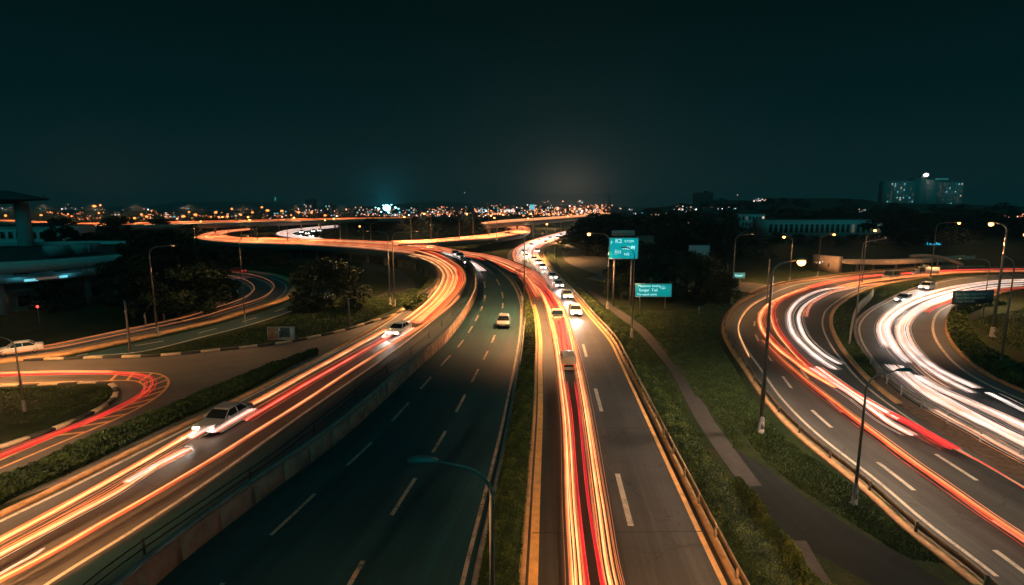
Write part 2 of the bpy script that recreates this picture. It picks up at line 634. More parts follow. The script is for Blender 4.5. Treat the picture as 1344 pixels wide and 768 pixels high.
class Road:
    def __init__(self, name, mat_, stations, z=0.0, skirt=0.0, lift=0.004, cols=4, edge=None, seg=NSEG):
        """stations: (left x, left y, right x, right y[, height]) traced in the photograph; z may be a function of image height"""
        st = []
        for s in stations:
            if len(s) == 5:
                zl = zr = s[4]
            elif callable(z):
                zl = zr = z(0.5 * (s[1] + s[3]))
            else:
                zl = zr = z
            st.append((s[0], s[1], zl, s[2], s[3], zr))
        q = crom(st, seg)
        q[:, 2] = np.maximum(q[:, 2], 0)
        q[:, 5] = np.maximum(q[:, 5], 0)
        self.lift = lift
        self.L = np.array([G(a[0], a[1], a[2]) for a in q])
        self.Rt = np.array([G(a[3], a[4], a[5]) for a in q])
        self.L[:, 2] += lift
        self.Rt[:, 2] += lift
        self.seg = seg
        n = len(self.L)
        mid = 0.5 * (self.L + self.Rt)
        v = np.concatenate([[0], np.cumsum(np.linalg.norm(np.diff(mid, axis=0), axis=1))])
        w = np.linalg.norm(self.Rt - self.L, axis=1)
        mb = MB()
        t = np.linspace(0, 1, cols + 1)
        V = self.L[:, None] * (1 - t[None, :, None]) + self.Rt[:, None] * t[None, :, None]
        UV = np.stack([w[:, None] * t[None], np.repeat(v[:, None], cols + 1, 1)], 2)
        k = cols + 1
        F = [(i * k + j, i * k + j + 1, (i + 1) * k + j + 1, (i + 1) * k + j) for i in range(n - 1) for j in range(cols)]
        mb.add(V.reshape(-1, 3), F, 0, UV.reshape(-1, 2))
        mats = [mat_]
        if skirt:
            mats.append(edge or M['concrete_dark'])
            S = (self.Rt - self.L) / np.maximum(w, 1e-6)[:, None]
            S[:, 2] = 0
            dn = np.array([0, 0, 1.0])
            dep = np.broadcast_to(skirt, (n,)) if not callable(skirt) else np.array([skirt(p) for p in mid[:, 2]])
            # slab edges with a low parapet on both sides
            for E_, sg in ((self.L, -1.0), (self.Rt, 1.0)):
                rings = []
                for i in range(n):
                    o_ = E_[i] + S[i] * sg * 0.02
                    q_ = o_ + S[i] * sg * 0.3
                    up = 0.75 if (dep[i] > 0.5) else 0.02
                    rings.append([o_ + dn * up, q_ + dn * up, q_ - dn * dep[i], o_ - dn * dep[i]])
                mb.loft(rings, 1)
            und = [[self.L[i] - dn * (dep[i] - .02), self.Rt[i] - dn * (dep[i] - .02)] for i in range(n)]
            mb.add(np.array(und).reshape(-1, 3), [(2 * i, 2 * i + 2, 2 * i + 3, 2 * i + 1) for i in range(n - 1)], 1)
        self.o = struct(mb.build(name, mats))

    def P(self, s, f, h=0.0):
        x = min(max(s, 0), (len(self.L) - 1) / self.seg) * self.seg
        i = min(int(x), len(self.L) - 2)
        t = x - i
        a = self.L[i] * (1 - t) + self.L[i + 1] * t
        b_ = self.Rt[i] * (1 - t) + self.Rt[i + 1] * t
        p = a * (1 - f) + b_ * f
        p = p.copy()
        p[2] += h
        return p

    def line(self, f, s0=0.0, s1=None, h=0.0, step=0.1):
        s1 = (len(self.L) - 1) / self.seg if s1 is None else s1
        ss = np.arange(s0, s1 + 1e-6, step)
        if callable(f):
            return np.array([self.P(s, f(s), h) for s in ss])
        return np.array([self.P(s, f, h) for s in ss])


def strip(mb, P, width, mat_=0, h=0.006):
    S = side_of(P)
    a, b_ = P - S * width / 2, P + S * width / 2
    V = np.stack([a, b_], 1).reshape(-1, 3)
    V[:, 2] += h
    mb.add(V, [(2 * i, 2 * i + 1, 2 * i + 3, 2 * i + 2) for i in range(len(P) - 1)], mat_)


def dashes(mb, P, width, length, period, phase=0.0, mat_=0, h=0.006):
    P = resample(P, 0.25)
    s = np.arange(len(P)) * 0.25 * 1.0
    tot = s[-1]
    a = phase
    while a < tot:
        i0, i1 = int(max(a, 0) / 0.25), int(min(a + length, tot) / 0.25)
        if i1 - i0 >= 2:
            strip(mb, P[i0:i1 + 1:2] if (i1 - i0) > 4 else P[i0:i1 + 1], width, mat_, h)
        a += period


def marking(road, mb, mats):
    o = mb.build('lane_marking', mats, road.o)
    o['kind'] = 'structure'
    return o


# main road (towards the viewer on its way to the bottom edge) and the bend it makes to the far side
main = Road('main_road', M['asphalt'], [
    (680, 930, 1045, 930), (690, 768, 961, 768), (697, 650, 903, 650), (704, 540, 850, 540), (705, 476, 819, 476),
    (706, 448, 803, 446), (703, 416, 775, 414), (697, 395, 757, 392), (689, 374, 738, 371), (679, 358, 725, 356),
    (668, 343, 715, 342), (667, 332, 712, 333), (678, 323, 719, 324), (696, 315.5, 735, 317), (727, 307, 752, 309), (764, 299, 772, 304), (790, 294, 800, 299)], lift=0.012)
branch = Road('link_road', M['asphalt'], [
    (722, 377, 700, 402, 0.0), (703, 361, 686, 371, 0.2), (688, 353, 668, 360, 1.5), (666, 344.5, 645, 349, 2.9),
    (640, 337.6, 622, 343, 3.5), (604, 332, 594, 338, 3.5), (574, 326, 568, 333, 3.5), (548, 322, 540, 331, 3.5)], lift=0.016, skirt=lambda z: max(z, .05))
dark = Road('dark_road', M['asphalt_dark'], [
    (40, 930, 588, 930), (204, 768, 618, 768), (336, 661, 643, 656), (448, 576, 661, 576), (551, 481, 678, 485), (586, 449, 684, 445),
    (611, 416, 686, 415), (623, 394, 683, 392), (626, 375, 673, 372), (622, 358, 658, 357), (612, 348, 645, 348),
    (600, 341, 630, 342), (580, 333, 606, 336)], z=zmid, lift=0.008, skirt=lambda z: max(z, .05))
walled = Road('walled_road', M['asphalt_brown'], [
    (540, 338.5, 560, 324), (556, 345, 585, 334), (570, 354, 602, 346), (575, 366, 611, 362), (567, 380, 610, 379), (540, 398, 597, 398),
    (505, 424, 562, 427), (441, 460, 502, 473), (336, 514, 400, 544), (200, 582, 276, 633), (80, 642, 170, 703), (0, 680, 67, 768),
    (-130, 742, -80, 870)], z=zmid, lift=0.020, skirt=lambda z: 1.0 if z > 2.6 else max(z, .05))
deck = Road('flyover_road', M['asphalt_brown'], [
    (346, 313.5, 330, 322.5), (372, 314.5, 370, 324), (400, 315, 400, 325), (440, 316.5, 440, 328), (480, 318, 480, 331), (522, 320, 520, 336), (560, 324, 540, 338.5)],
    z=3.5, lift=0.024, skirt=1.0)
hair = Road('hairpin_road', M['asphalt_brown'], [
    (330, 301.5, 332, 304), (312, 303, 314, 305.5), (281, 306, 300, 308), (262, 311, 298, 310.5), (258, 316, 305, 312.5), (290, 320.5, 320, 314), (342, 323, 346, 314.5)],
    z=3.5, lift=0.028, skirt=1.0)
inner = Road('ramp_road', M['asphalt_brown'], [
    (443, 296.8, 443, 300.5), (405, 300.3, 412, 304), (375, 304, 392, 306.5), (361, 309, 385, 309.5), (372, 313, 397, 313), (405, 317.5, 425, 316)],
    z=3.5, lift=0.032, skirt=1.0)
upper = Road('upper_flyover_road', M['asphalt_brown'], [
    (-120, 287, -120, 290.5), (0, 290.2, 0, 293), (77, 294, 77, 297), (125, 295.5, 125, 299), (200, 294, 200, 297.5), (335, 290.5, 335, 294), (420, 288.5, 420, 291.2), (470, 287.6, 470, 289.6), (540, 286.5, 540, 288)],
    z=8.0, lift=0.0, skirt=1.3, edge=M['concrete'])
far_deck = Road('far_flyover_road', M['asphalt_brown'], [
    (634, 295.2, 637, 296.8), (667, 291, 667, 294.4), (720, 287, 720, 290.3), (770, 282.8, 770, 285.8), (800, 280.4, 800, 282.6)],
    z=8.0, lift=0.0, skirt=1.3, edge=M['concrete'])
s_bend = Road('far_bend_road', M['asphalt_brown'], [
    (646, 296.2, 634, 297.6), (680, 297.3, 658, 299.5), (696, 302, 672, 302.5), (688, 308.5, 664, 305.8), (655, 314, 640, 309.8), (608, 318.2, 600, 314), (560, 322, 560, 317.5), (522, 324, 511, 319.4)],
    z=4.0, lift=0.0, skirt=1.0)
loop = Road('loop_road', M['asphalt_grey'], [
    (225, 353.5, 225, 364), (276, 355, 276, 366), (325, 357, 293, 371), (363, 363, 301, 378), (384, 374, 303, 386), (380, 386, 296, 393), (363, 396, 283, 400), (316, 411, 255, 410),
    (264, 426, 222, 421), (150, 451, 120, 443), (75, 466, 50, 457), (0, 475, -20, 466), (-90, 486, -100, 474)], lift=0.012)
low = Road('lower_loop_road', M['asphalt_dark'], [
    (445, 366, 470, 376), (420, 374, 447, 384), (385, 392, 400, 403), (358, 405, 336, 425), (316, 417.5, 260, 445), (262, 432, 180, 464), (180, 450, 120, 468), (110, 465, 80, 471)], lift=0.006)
slip = Road('slip_road', M['asphalt_brown'], [
    (573, 384, 575, 386), (526, 411, 535, 414), (498, 421, 505, 428), (448, 436, 443, 463), (386, 449, 392, 486), (336, 456, 325, 512), (212, 468, 205, 575),
    (125, 471, 90, 630), (0, 476, -70, 690), (-130, 484, -260, 770)], lift=0.004, cols=8)
curve = Road('curving_road', M['asphalt'], [
    (1420, 880, 1560, 760), (1288, 768, 1440, 686), (1198, 696, 1344, 631), (1137, 641, 1231, 566), (1057, 576, 1178, 531), (1010, 527, 1140, 501),
    (982, 486, 1112, 470), (963, 458, 1098, 450), (953, 435, 1089, 428), (957, 416, 1092, 409), (972, 399, 1108, 395), (1000, 385, 1123, 386), (1031, 374, 1140, 379),
    (1073, 367, 1162, 373), (1111, 362, 1182, 369.5), (1150, 357.5, 1213, 364.5), (1196, 354, 1237, 360.5), (1231, 351.5, 1276, 358.5), (1292, 350, 1320, 358), (1344, 349.5, 1380, 358), (1440, 349, 1470, 358)], lift=0.010)
inside = Road('inner_curving_road', M['asphalt_grey'], [
    (1420, 655, 1560, 600), (1344, 608, 1470, 565), (1258, 562, 1380, 530), (1193, 523, 1310, 500), (1160, 496, 1275, 479), (1140, 470, 1256, 460), (1126, 447, 1245, 442), (1124, 426, 1243, 425), (1140, 408, 1250, 409),
    (1168, 393, 1275, 397), (1198, 380, 1300, 389), (1231, 370, 1325, 382), (1277, 363.5, 1360, 377), (1344, 360.5, 1420, 373), (1440, 358.5, 1510, 371)], lift=0.014)
back = Road('service_road', M['asphalt_brown'], [(1013, 374, 985, 384), (985, 371, 955, 381), (940, 368, 900, 377), (850, 364, 820, 372), (795, 358, 770, 366)], lift=0.004)
park = Road('car_park', M['asphalt_brown'], [(741, 322, 771, 310), (737, 330, 800, 318), (742, 342, 815, 334), (760, 352, 815, 348), (790, 362, 820, 358)], lift=0.008, cols=6)
path = Road('footpath', M['slab'], [(752, 371, 758, 370), (776, 387, 785, 386), (800, 407, 811, 406), (833, 432, 847, 431), (852, 452, 868, 451), (882, 491, 904, 491), (909.5, 544, 932, 544), (929.5, 576, 954, 576), (961, 621, 987, 621), (975, 640, 1000, 638)], lift=0.03, cols=2)
path2 = Road('asphalt_path', M['path'], [(940, 590, 962, 588), (958, 615, 1000, 610), (985, 645, 1042, 642), (1010, 675, 1085, 672), (1045, 712, 1140, 706), (1092, 738, 1192, 735), (1155, 775, 1250, 772), (1270, 850, 1350, 846)], lift=0.008)
path3 = Road('footpath', M['slab'], [(1028, 710, 1058, 710), (1046, 740, 1074, 738), (1064, 770, 1093, 768), (1110, 850, 1145, 846)], lift=0.012, cols=2)
under = Road('under_road', M['slab'], [(380, 329, 400, 333), (440, 337, 452, 342), (470, 342, 492, 349), (500, 349, 520, 366), (516, 364, 512, 386), (545, 372, 545, 394)], lift=0.006)
under2 = Road('under_road', M['slab'], [(476, 345, 476, 351), (515, 351, 506, 359), (540, 366, 514, 370), (545, 382, 507, 382), (530, 396, 488, 393)], lift=0.009)

# painted lines
mb = MB()
dashes(mb, main.line(0.585, 0.2, 9.2), 0.30, 5.6, 15.8, 9.4)
strip(mb, main.line(0.962, 0, 12), 0.26, 1)  # orange of the lamplight put into the edge line colour
for s_ in (1.55, 2.75, 4.3):
    strip(mb, np.array([main.P(s_ + .02 * f_, f_) for f_ in np.linspace(0.02, 0.98, 9)]), 0.07, 2, 0.009)
strip(mb, main.line(0.16, 9.4, 15), 0.25)
strip(mb, main.line(0.9, 9.4, 15), 0.25)
strip(mb, main.line(0.035, 0.0, 9.0), 0.42, 1)  # lit kerb's orange put in as a painted line
marking(main, mb, [M['paint'], M['paint_yellow_lit'], M['kerb_dark']])
for r_, spec in ((dark, ((0.21, 4.6), (0.615, 4.6))),):
    mb = MB()
    dashes(mb, dark.line(0.21, 0.2, 9.5), 0.20, 3.9, 7.4, 1.2)
    dashes(mb, dark.line(0.615, 0.2, 9.5), 0.22, 3.9, 7.4, 3.0)
    strip(mb, dark.line(0.972, 0.0, 10), 0.2)
    strip(mb, dark.line(0.90, 0.0, 10), 0.05, 1)
    strip(mb, dark.line(0.40, 0.0, 10), 0.04, 1)
    for s_ in (0.75, 1.9, 3.1, 4.6):
        strip(mb, np.array([dark.P(s_ + .03 * f_, f_) for f_ in np.linspace(0.02, 0.98, 9)]), 0.07, 1, 0.009)
    marking(dark, mb, [M['paint_tan'], M['kerb_dark']])
mb = MB()
strip(mb, walled.line(0.05, 3, 12), 0.25)
strip(mb, walled.line(0.975, 3, 12), 0.22)
marking(walled, mb, [M['paint']])
mb = MB()
strip(mb, curve.line(0.115, 1, 17), 0.22)
strip(mb, curve.line(0.93, 0, 17), 0.22)
dashes(mb, curve.line(0.265, 0, 10), 0.26, 3.6, 9.0, 2.0)
dashes(mb, curve.line(0.475, 0, 9), 0.26, 3.2, 9.0, 4.0)
dashes(mb, curve.line(0.72, 0, 5), 0.26, 3.6, 9.0, 1.0)
marking(curve, mb, [M['paint']])
mb = MB()
strip(mb, inside.line(0.845, 0, 12), 0.28)
strip(mb, inside.line(0.04, 0, 12), 0.22)
marking(inside, mb, [M['paint']])
mb = MB()
for f, w in ((0.12, 0.2), (0.36, 0.2), (0.68, 0.25), (0.9, 0.25)):
    strip(mb, loop.line(f, 0, 12), w)
marking(loop, mb, [M['paint']])
mb = MB()
strip(mb, low.line(0.93, 1, 6.5), 0.25)
dashes(mb, low.line(0.45, 0, 7), 0.25, 3, 7.5, 1)
marking(low, mb, [M['paint']])

# U-turn at the end of the slip road: painted ladder between two arcs round the lawn
mb = MB()
oarc = G_line([(0, 489), (100, 487.5), (175, 488.5), (208, 491), (221, 500), (214, 514), (190, 531), (150, 551), (70, 585), (-60, 640)], 0.02)
iarc = G_line([(0, 504), (60, 502), (120, 500.5), (170, 499.5), (187, 504), (189, 512), (178, 525), (150, 540), (70, 574), (-60, 630)], 0.02)
strip(mb, oarc, 0.22)
strip(mb, iarc, 0.2)
a_, b_ = resample(oarc, 0.5), resample(iarc, 0.5)
for t in np.linspace(0.30, 0.80, 12):
    p, q_ = a_[int(t * (len(a_) - 1))], b_[int(t * (len(b_) - 1))]
    strip(mb, np.array([p, 0.5 * (p + q_), q_]), 0.28)
marking(slip, mb, [M['paint_yellow_lit']])


def kerb(name, P, w, h, label, cat='kerb', stripes=None, mats=None, group=None):
    """a raised kerb along a polyline; stripes = length of the painted blocks"""
    P = resample(P, 0.5 if stripes is None else stripes / 2)
    mb = MB()
    if stripes is None:
        mb.sweep(P, [(-w / 2, -0.05), (w / 2, -0.05), (w / 2, h), (-w / 2, h)])
    else:
        for i in range(0, len(P) - 2, 2):
            mb.sweep(P[i:i + 3] * 1.0, [(-w / 2, -0.05), (w / 2, -0.05), (w / 2, h), (-w / 2, h)], (i // 2) % 2)
    o = mb.build(name, mats or M['kerb'])
    return tag(o, label, cat, group)


def fill(name, ring, mat_, z=0.0, h=0.0, n=6, label=None, cat=None):
    """a flat or low-domed patch inside a closed traced outline"""
    q = crom([(*p, z) for p in ring] + [(*ring[0], z)], n)[:-1]
    W = np.array([G(*p) for p in q])
    c = W.mean(0)
    mb = MB()
    rings = []
    for t, hh in ((1.0, 0.0), (0.93, h), (0.6, h * 1.3), (0.25, h * 1.4)):
        p = c + (W - c) * t
        p[:, 2] = z + hh
        rings.append(p)
    mb.loft(rings, 0, True, False)
    mb.add(rings[-1], [tuple(range(len(W)))], 0)
    return mb.build(name, mat_)


isl = fill('lawn_island', [(-120, 512), (0, 509), (60, 507), (110, 504.5), (140, 505), (151, 512), (149, 522), (135, 534), (100, 551), (50, 570), (0, 586), (-120, 640)], M['lawn'], 0.02, 0.2)
struct(isl)
kerb('striped_kerb', G_line([(0, 508.5), (60, 506.5), (110, 504), (141, 504.5), (152, 512), (150, 523), (136, 535), (101, 552), (50, 572), (0, 588)], 0.02), 0.42, 0.2,
     'cream and black striped kerb round the lawn of the U-turn', 'kerb', 1.6, [M['kerb_light'], M['kerb_dark']])
kerb('striped_kerb', G_line([(575, 383), (526, 410), (498, 420), (448, 435), (386, 448), (336, 455), (212, 467), (125, 470), (0, 475), (-120, 484)], 0.0), 0.40, 0.22,
     'long cream and black striped kerb between slip road and dark lawn', 'kerb', 1.9, [M['kerb_light'], M['kerb_dark']])
kerb('kerb', loop.line(-0.03, 1.2, 12), 1.6, 0.22, 'broad tan kerb round the outside of the hairpin loop road', mats=M['kerb'])
kerb('kerb', loop.line(1.02, 2, 12), 0.4, 0.15, 'tan kerb on the inner side of the hairpin loop road', mats=M['kerb'])
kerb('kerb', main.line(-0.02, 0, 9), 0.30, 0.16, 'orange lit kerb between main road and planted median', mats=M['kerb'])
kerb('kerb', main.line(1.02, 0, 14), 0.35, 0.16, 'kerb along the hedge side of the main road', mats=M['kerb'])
kerb('kerb', dark.line(1.012, 0, 11), 0.25, 0.16, 'pale kerb along the median side of the dark road', mats=M['concrete'])
kerb('kerb', walled.line(-0.02, 3, 12), 0.5, 0.16, 'tan kerb between walled carriageway and low hedge', mats=M['kerb'])
kerb('kerb', curve.line(-0.022, 0, 18), 0.55, 0.2, 'rust brown kerb round the outside of the wide curve', mats=M['kerb'])
kerb('kerb', curve.line(1.015, 4, 18), 0.45, 0.2, 'tan kerb where the wide curve meets its grass median', mats=M['kerb'])
kerb('kerb', inside.line(1.01, 1, 12), 0.6, 0.2, 'brown kerb in front of the hedge of the inner curve', mats=M['kerb'])
kerb('kerb', inside.line(-0.012, 4, 13), 0.25, 0.16, 'pale kerb between inner curve and grass median', mats=M['concrete'])
kerb('kerb', G_line([(985, 385), (1005, 377), (1030, 371)], 0), 0.4, 0.3, 'low tan kerb beside the yellow lit grass', mats=M['kerb'])
kerb('kerb', G_line([(772, 366), (800, 371), (840, 374), (905, 383)], 0), 0.5, 0.25, 'pale kerb along the dark lawn beside the car park', mats=M['kerb'])

# soil strip and dividers between the two curving roads
soil = Road('soil_strip', M['soil'], [(1560, 762, 1425, 652), (1440, 688, 1346, 609), (1340, 633, 1262, 566), (1233, 568, 1191, 525), (1180, 532, 1158, 497), (1148, 506, 1142, 482)], lift=0.05)
med = Road('grass_median', M['lawn'], [(1142, 503, 1140, 478), (1116, 470, 1128, 454), (1102, 450, 1122, 440), (1092, 428, 1121, 426), (1096, 408, 1137, 407), (1112, 394, 1164, 392), (1128, 385, 1195, 379.5), (1168, 373, 1230, 369.5), (1217, 365.5, 1276, 363), (1280, 359, 1344, 359.8), (1380, 358.5, 1440, 358.2)], lift=0.06)
vmed = Road('planted_median', M['lawn'], [(590, 930, 678, 930), (620, 768, 688, 768), (645, 656, 695, 650), (663, 576, 702, 540), (680, 485, 703, 476), (686, 445, 704, 448), (688, 415, 701, 416), (685, 392, 695, 395), (676, 372, 687, 374), (664, 360, 678, 363)], lift=0.05)


def bank(name, A, B, mat_, lift=0.0):
    V = np.stack([A, 0.5 * (A + B), B], 1)
    n = len(A)
    mb = MB()
    mb.add(V.reshape(-1, 3) + np.array([0, 0, lift]), [(3 * i + j, 3 * i + j + 1, 3 * i + 4 + j, 3 * i + 3 + j) for i in range(n - 1) for j in (0, 1)])
    return struct(mb.build(name, mat_))


A = walled.line(-0.03, 3.4, 6.5)
S = side_of(A)
bank('grass_bank', A, A + S * np.interp(A[:, 2], (0, 3.5), (0.6, 6.0))[:, None] + np.array([0, 0, 1]) * -A[:, 2:3], M['lawn'])
A = dark.line(1.03, 5.5, 10)
S = side_of(A)
bank('grass_bank', A, A + S * np.interp(A[:, 2], (0, 3.5), (0.4, 5.0))[:, None] + np.array([0, 0, 1]) * -A[:, 2:3], M['lawn'])

# drained strip and wall between the walled carriageway and the dark road
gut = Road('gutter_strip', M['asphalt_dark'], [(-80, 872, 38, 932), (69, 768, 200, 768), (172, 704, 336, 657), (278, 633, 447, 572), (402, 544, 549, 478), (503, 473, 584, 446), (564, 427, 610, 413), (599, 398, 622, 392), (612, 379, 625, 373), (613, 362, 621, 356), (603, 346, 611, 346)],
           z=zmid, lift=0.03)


def wall_pieces():
    P = resample(dark.line(-0.012, 0.0, 10.6), 0.5)
    mb = MB()
    for i in range(0, len(P) - 1, 5):
        q = P[i:i + 6].copy()
        if len(q) < 2:
            continue
        S = q[-1] - q[-2]
        q[-1] -= S * 0.07
        mb.sweep(q, [(-0.24, -0.4), (0.22, -0.4), (0.16, 0.35), (0.10, 1.22), (-0.14, 1.22), (-0.18, 0.35)])
    o = mb.build('concrete_barrier', M['wall_panel'])
    tag(o, 'long panelled concrete wall between the walled carriageway and dark road', 'barrier')
    mb = MB()
    mb.sweep(P, [(-0.19, 1.225), (0.15, 1.225), (0.15, 1.31), (-0.19, 1.31)])
    mb.build('coping', M['concrete'], o)


M['wall_panel'] = mat('streaked concrete panel', (0.30, 0.20, 0.145), 0.85, var=0.4, scale=0.9, bump=0.35)
wall_pieces()


M['bridge_rail'] = mat('sand coloured rail', (0.42, 0.27, 0.16), 0.6, 0.2, var=0.3, scale=2.0)


def rail(name, P, label, gap, h=0.75, beams=((0.62, 0.3),), post=0.1, mats=None, group=None, thick=0.07, maxposts=95):
    """guard rail: beams at heights, posts as parts of their own"""
    o0 = P[0].copy()
    t = thing(name, label, 'guard rail', o0, 0, group)
    mts = mats or M['rust']
    Q = resample(P, 1.0) - o0
    for z, hh in beams:
        mb = MB()
        if hh > 0.15:
            w = thick
            mb.sweep(Q, [(-w, z - hh / 2), (-w * .3, z - hh / 2), (w * .7, z - hh * .25), (-w * .3, z), (w * .7, z + hh * .25), (-w * .3, z + hh / 2), (-w, z + hh / 2)])
        else:
            mb.tube(Q + np.array([0, 0, z]), hh / 2, 6)
        mb.build('beam', mts, t)
    posts = resample(P, gap) - o0
    S = side_of(posts)
    first = None
    for i, p in enumerate(posts[:maxposts]):
        if first is None:
            mb = MB().box((0, 0, h / 2 - .1), (post, post, h + .2)).box((0, 0, h + 0.02), (post * 1.25, post * 1.25, 0.03))
            first = mb.build('post', mts, t)
            c = first
        else:
            c = first.copy()
            COL.objects.link(c)
            c.parent = t
        c.location = p - S[i] * (post / 2 + thick + .01)
    return t


rail('guard_rail', curve.line(-0.006, 0, 10.5), 'rusty guard rail along the outside of the wide curve', 4.0, 0.72, ((0.55, 0.32),))
rail('guard_rail', curve.line(-0.006, 10.7, 17.5), 'far stretch of rusty guard rail beyond the wide curve', 5.0, 0.8, ((0.55, 0.34),))
rail('guard_rail', inside.line(-0.022, 0.3, 4.6), 'pale guard rail on posts between the two curving roads', 3.2, 0.9, ((0.62, 0.3), (0.9, 0.06)), mats=M['steel'])
rail('guard_rail', main.line(1.045, 0.0, 12), 'pale segmented guard rail along the hedge of the main road', 3.0, 0.6, ((0.5, 0.30),), mats=M['bridge_rail'])
rail('guard_rail', dark.line(1.035, 4.0, 10.5), 'dull guard rail on the median by the dark road', 4.0, 0.8, ((0.6, 0.32),), mats=M['steel'])
rail('hand_rail', gut.line(0.55, 0.0, 9.5), 'low dark pipe rail in the gutter strip behind the wall', 7.0, 0.8, ((0.8, 0.07), (0.42, 0.07)), 0.08, mats=M['dark_metal'])
rail('picket_fence', G_line([(1116, 452), (1118, 438), (1121, 424), (1128, 410), (1140, 398), (1146, 390)], 0.06), 'pale picket fence on the grass median of the curves', 1.0, 1.5, ((0.3, 0.06), (1.3, 0.06)), 0.12, mats=M['steel'], thick=0.03)

# ------------------------------------------------------------------ light trails
SOFT = {'t_core': 't_s_warm', 't_orange': 't_s_warm', 't_edge': 't_s_red', 't_red': 't_s_red', 't_crimson': 't_s_red', 't_white': 't_s_white', 't_warm': 't_s_white', 't_pink': 't_s_warm', 't_dim': 't_s_warm'}
TM = ['t_core', 't_orange', 't_edge', 't_red', 't_crimson', 't_white', 't_warm', 't_pink', 't_dim']
TI = {k: i for i, k in enumerate(TM)}


def strand(mb, P, r, k, mi):
    n = len(P)
    rr = np.full(n, r)
    m = max(2, n // 14)
    rr[:m] *= np.linspace(0.25, 1, m)
    rr[-m:] *= np.linspace(1, 0.25, m)
    mb.tube(P, rr, k, mi)


def trail(P, spec, label, group, h=0.0, step=None, k=5, jitter=0.03, soft=True):
    """one lamp's light drawn along its lane: spec is a list of (offset across, radius, colour)"""
    P = np.asarray(P, float)
    P[:, 2] += h
    if step:
        P = resample(P, step)
    S = side_of(P)
    mb = MB()
    used = []
    if soft and len(spec) > 2:                       # faint strands added to soften the glow at the trail's edges
        spec = list(spec)
        lo, hi = min(s[0] for s in spec), max(s[0] for s in spec)
        hues = [SOFT[s[2]] for s in spec]
        for side_ in (lo, hi):
            for k_ in range(4):
                o_ = rng.exponential(.16) + .03
                spec.append((side_ + (o_ if side_ == hi else -o_), rng.uniform(.010, .022), hues[0 if side_ == lo else -1] if k_ == 0 else str(rng.choice(hues))))
    for off, r, c in spec:
        if c not in used:
            used.append(c)
        w = np.interp(np.linspace(0, 1, len(P)), np.linspace(0, 1, 7), rng.normal(0, jitter, 7))
        q = P + S * (off + w)[:, None]
        q[:, 2] += rng.uniform(-0.04, 0.04)
        strand(mb, q, r, k, used.index(c))
    o = mb.build('light_trail', [M[c] for c in used], None, P[0])
    return tag(o, label, 'light trail', group)


def tp(pts, z=0.0, h=0.65, n=8):
    return G_line(pts, z + h, n)


def bundle(cols, width, n, r0=0.03, r1=0.07):
    return [(x + rng.uniform(-.03, .03), rng.uniform(r0, r1), cols[int(i * len(cols) / n)]) for i, x in enumerate(np.linspace(-width / 2, width / 2, n))]


g = 'light trails on the walled carriageway'
for pts, lab in (([(250, 575), (268, 565), (284, 557)], 'short white streak at the nose of the grey car, verge side'), ([(280, 567), (305, 552), (334, 536)], 'white streak along the gutter side of the grey car'),
                 ([(505, 444), (518, 434), (538, 421)], 'white streak along the verge side of the white car'), ([(512, 449), (528, 440), (543, 430)], 'white streak along the gutter side of the white car')):
    trail(tp(pts, h=.75), bundle(['t_warm', 't_white', 't_white', 't_pink'], .34, 5, .03, .07), lab, g)
g = 'light trails on the main road'
HOT = ['t_orange', 't_core', 't_core', 't_orange', 't_core', 't_orange']
trail(tp([(762, 900), (757, 768), (749, 660), (744, 560), (737, 500), (731, 455), (725, 425), (717, 397), (706, 378), (690, 362)]), bundle(HOT, 0.46, 6, .025, .055),
      'broad orange trail edging the median side of the main road lane', g)
trail(tp([(783, 900), (771, 768), (759, 660), (751, 560), (743, 500)]), [(0, .06, 't_crimson'), (.08, .03, 't_red')],
      'thin crimson trail beside the broad orange one behind the van', g)
trail(tp([(824, 900), (791, 768), (774, 660), (763, 560), (755, 500)]), [(0, .07, 't_crimson'), (-.10, .04, 't_red')],
      'crimson trail running behind the van on its hedge side', g)
trail(tp([(845, 900), (803, 768), (786, 660), (772, 560), (762, 500), (752, 455), (745, 425), (733, 397), (716, 378), (702, 366)]), bundle(HOT, 0.44, 6, .025, .055),
      'broad orange trail by the dashed line of the main road', g)
for i, (a, lab) in enumerate((((740, 478, 736, 452, 731, 430, 727, 418), 'short red trail between the van and the car ahead, median side'), ((752, 478, 747, 452, 741, 430, 738, 418), 'short red trail between the van and the car ahead, dashed line side'),
                              ((724, 404, 716, 388, 704, 374, 692, 365), 'red trail ahead of the cream pickup, median side'), ((731, 402, 722, 386, 710, 373, 698, 364), 'red trail ahead of the cream pickup, dashed line side'))):
    pts = [(a[j], a[j + 1]) for j in range(0, 8, 2)]
    trail(tp(pts), [(0, .12, 't_crimson'), (.15, .1, 't_red'), (-.16, .08, 't_red')], lab, g)

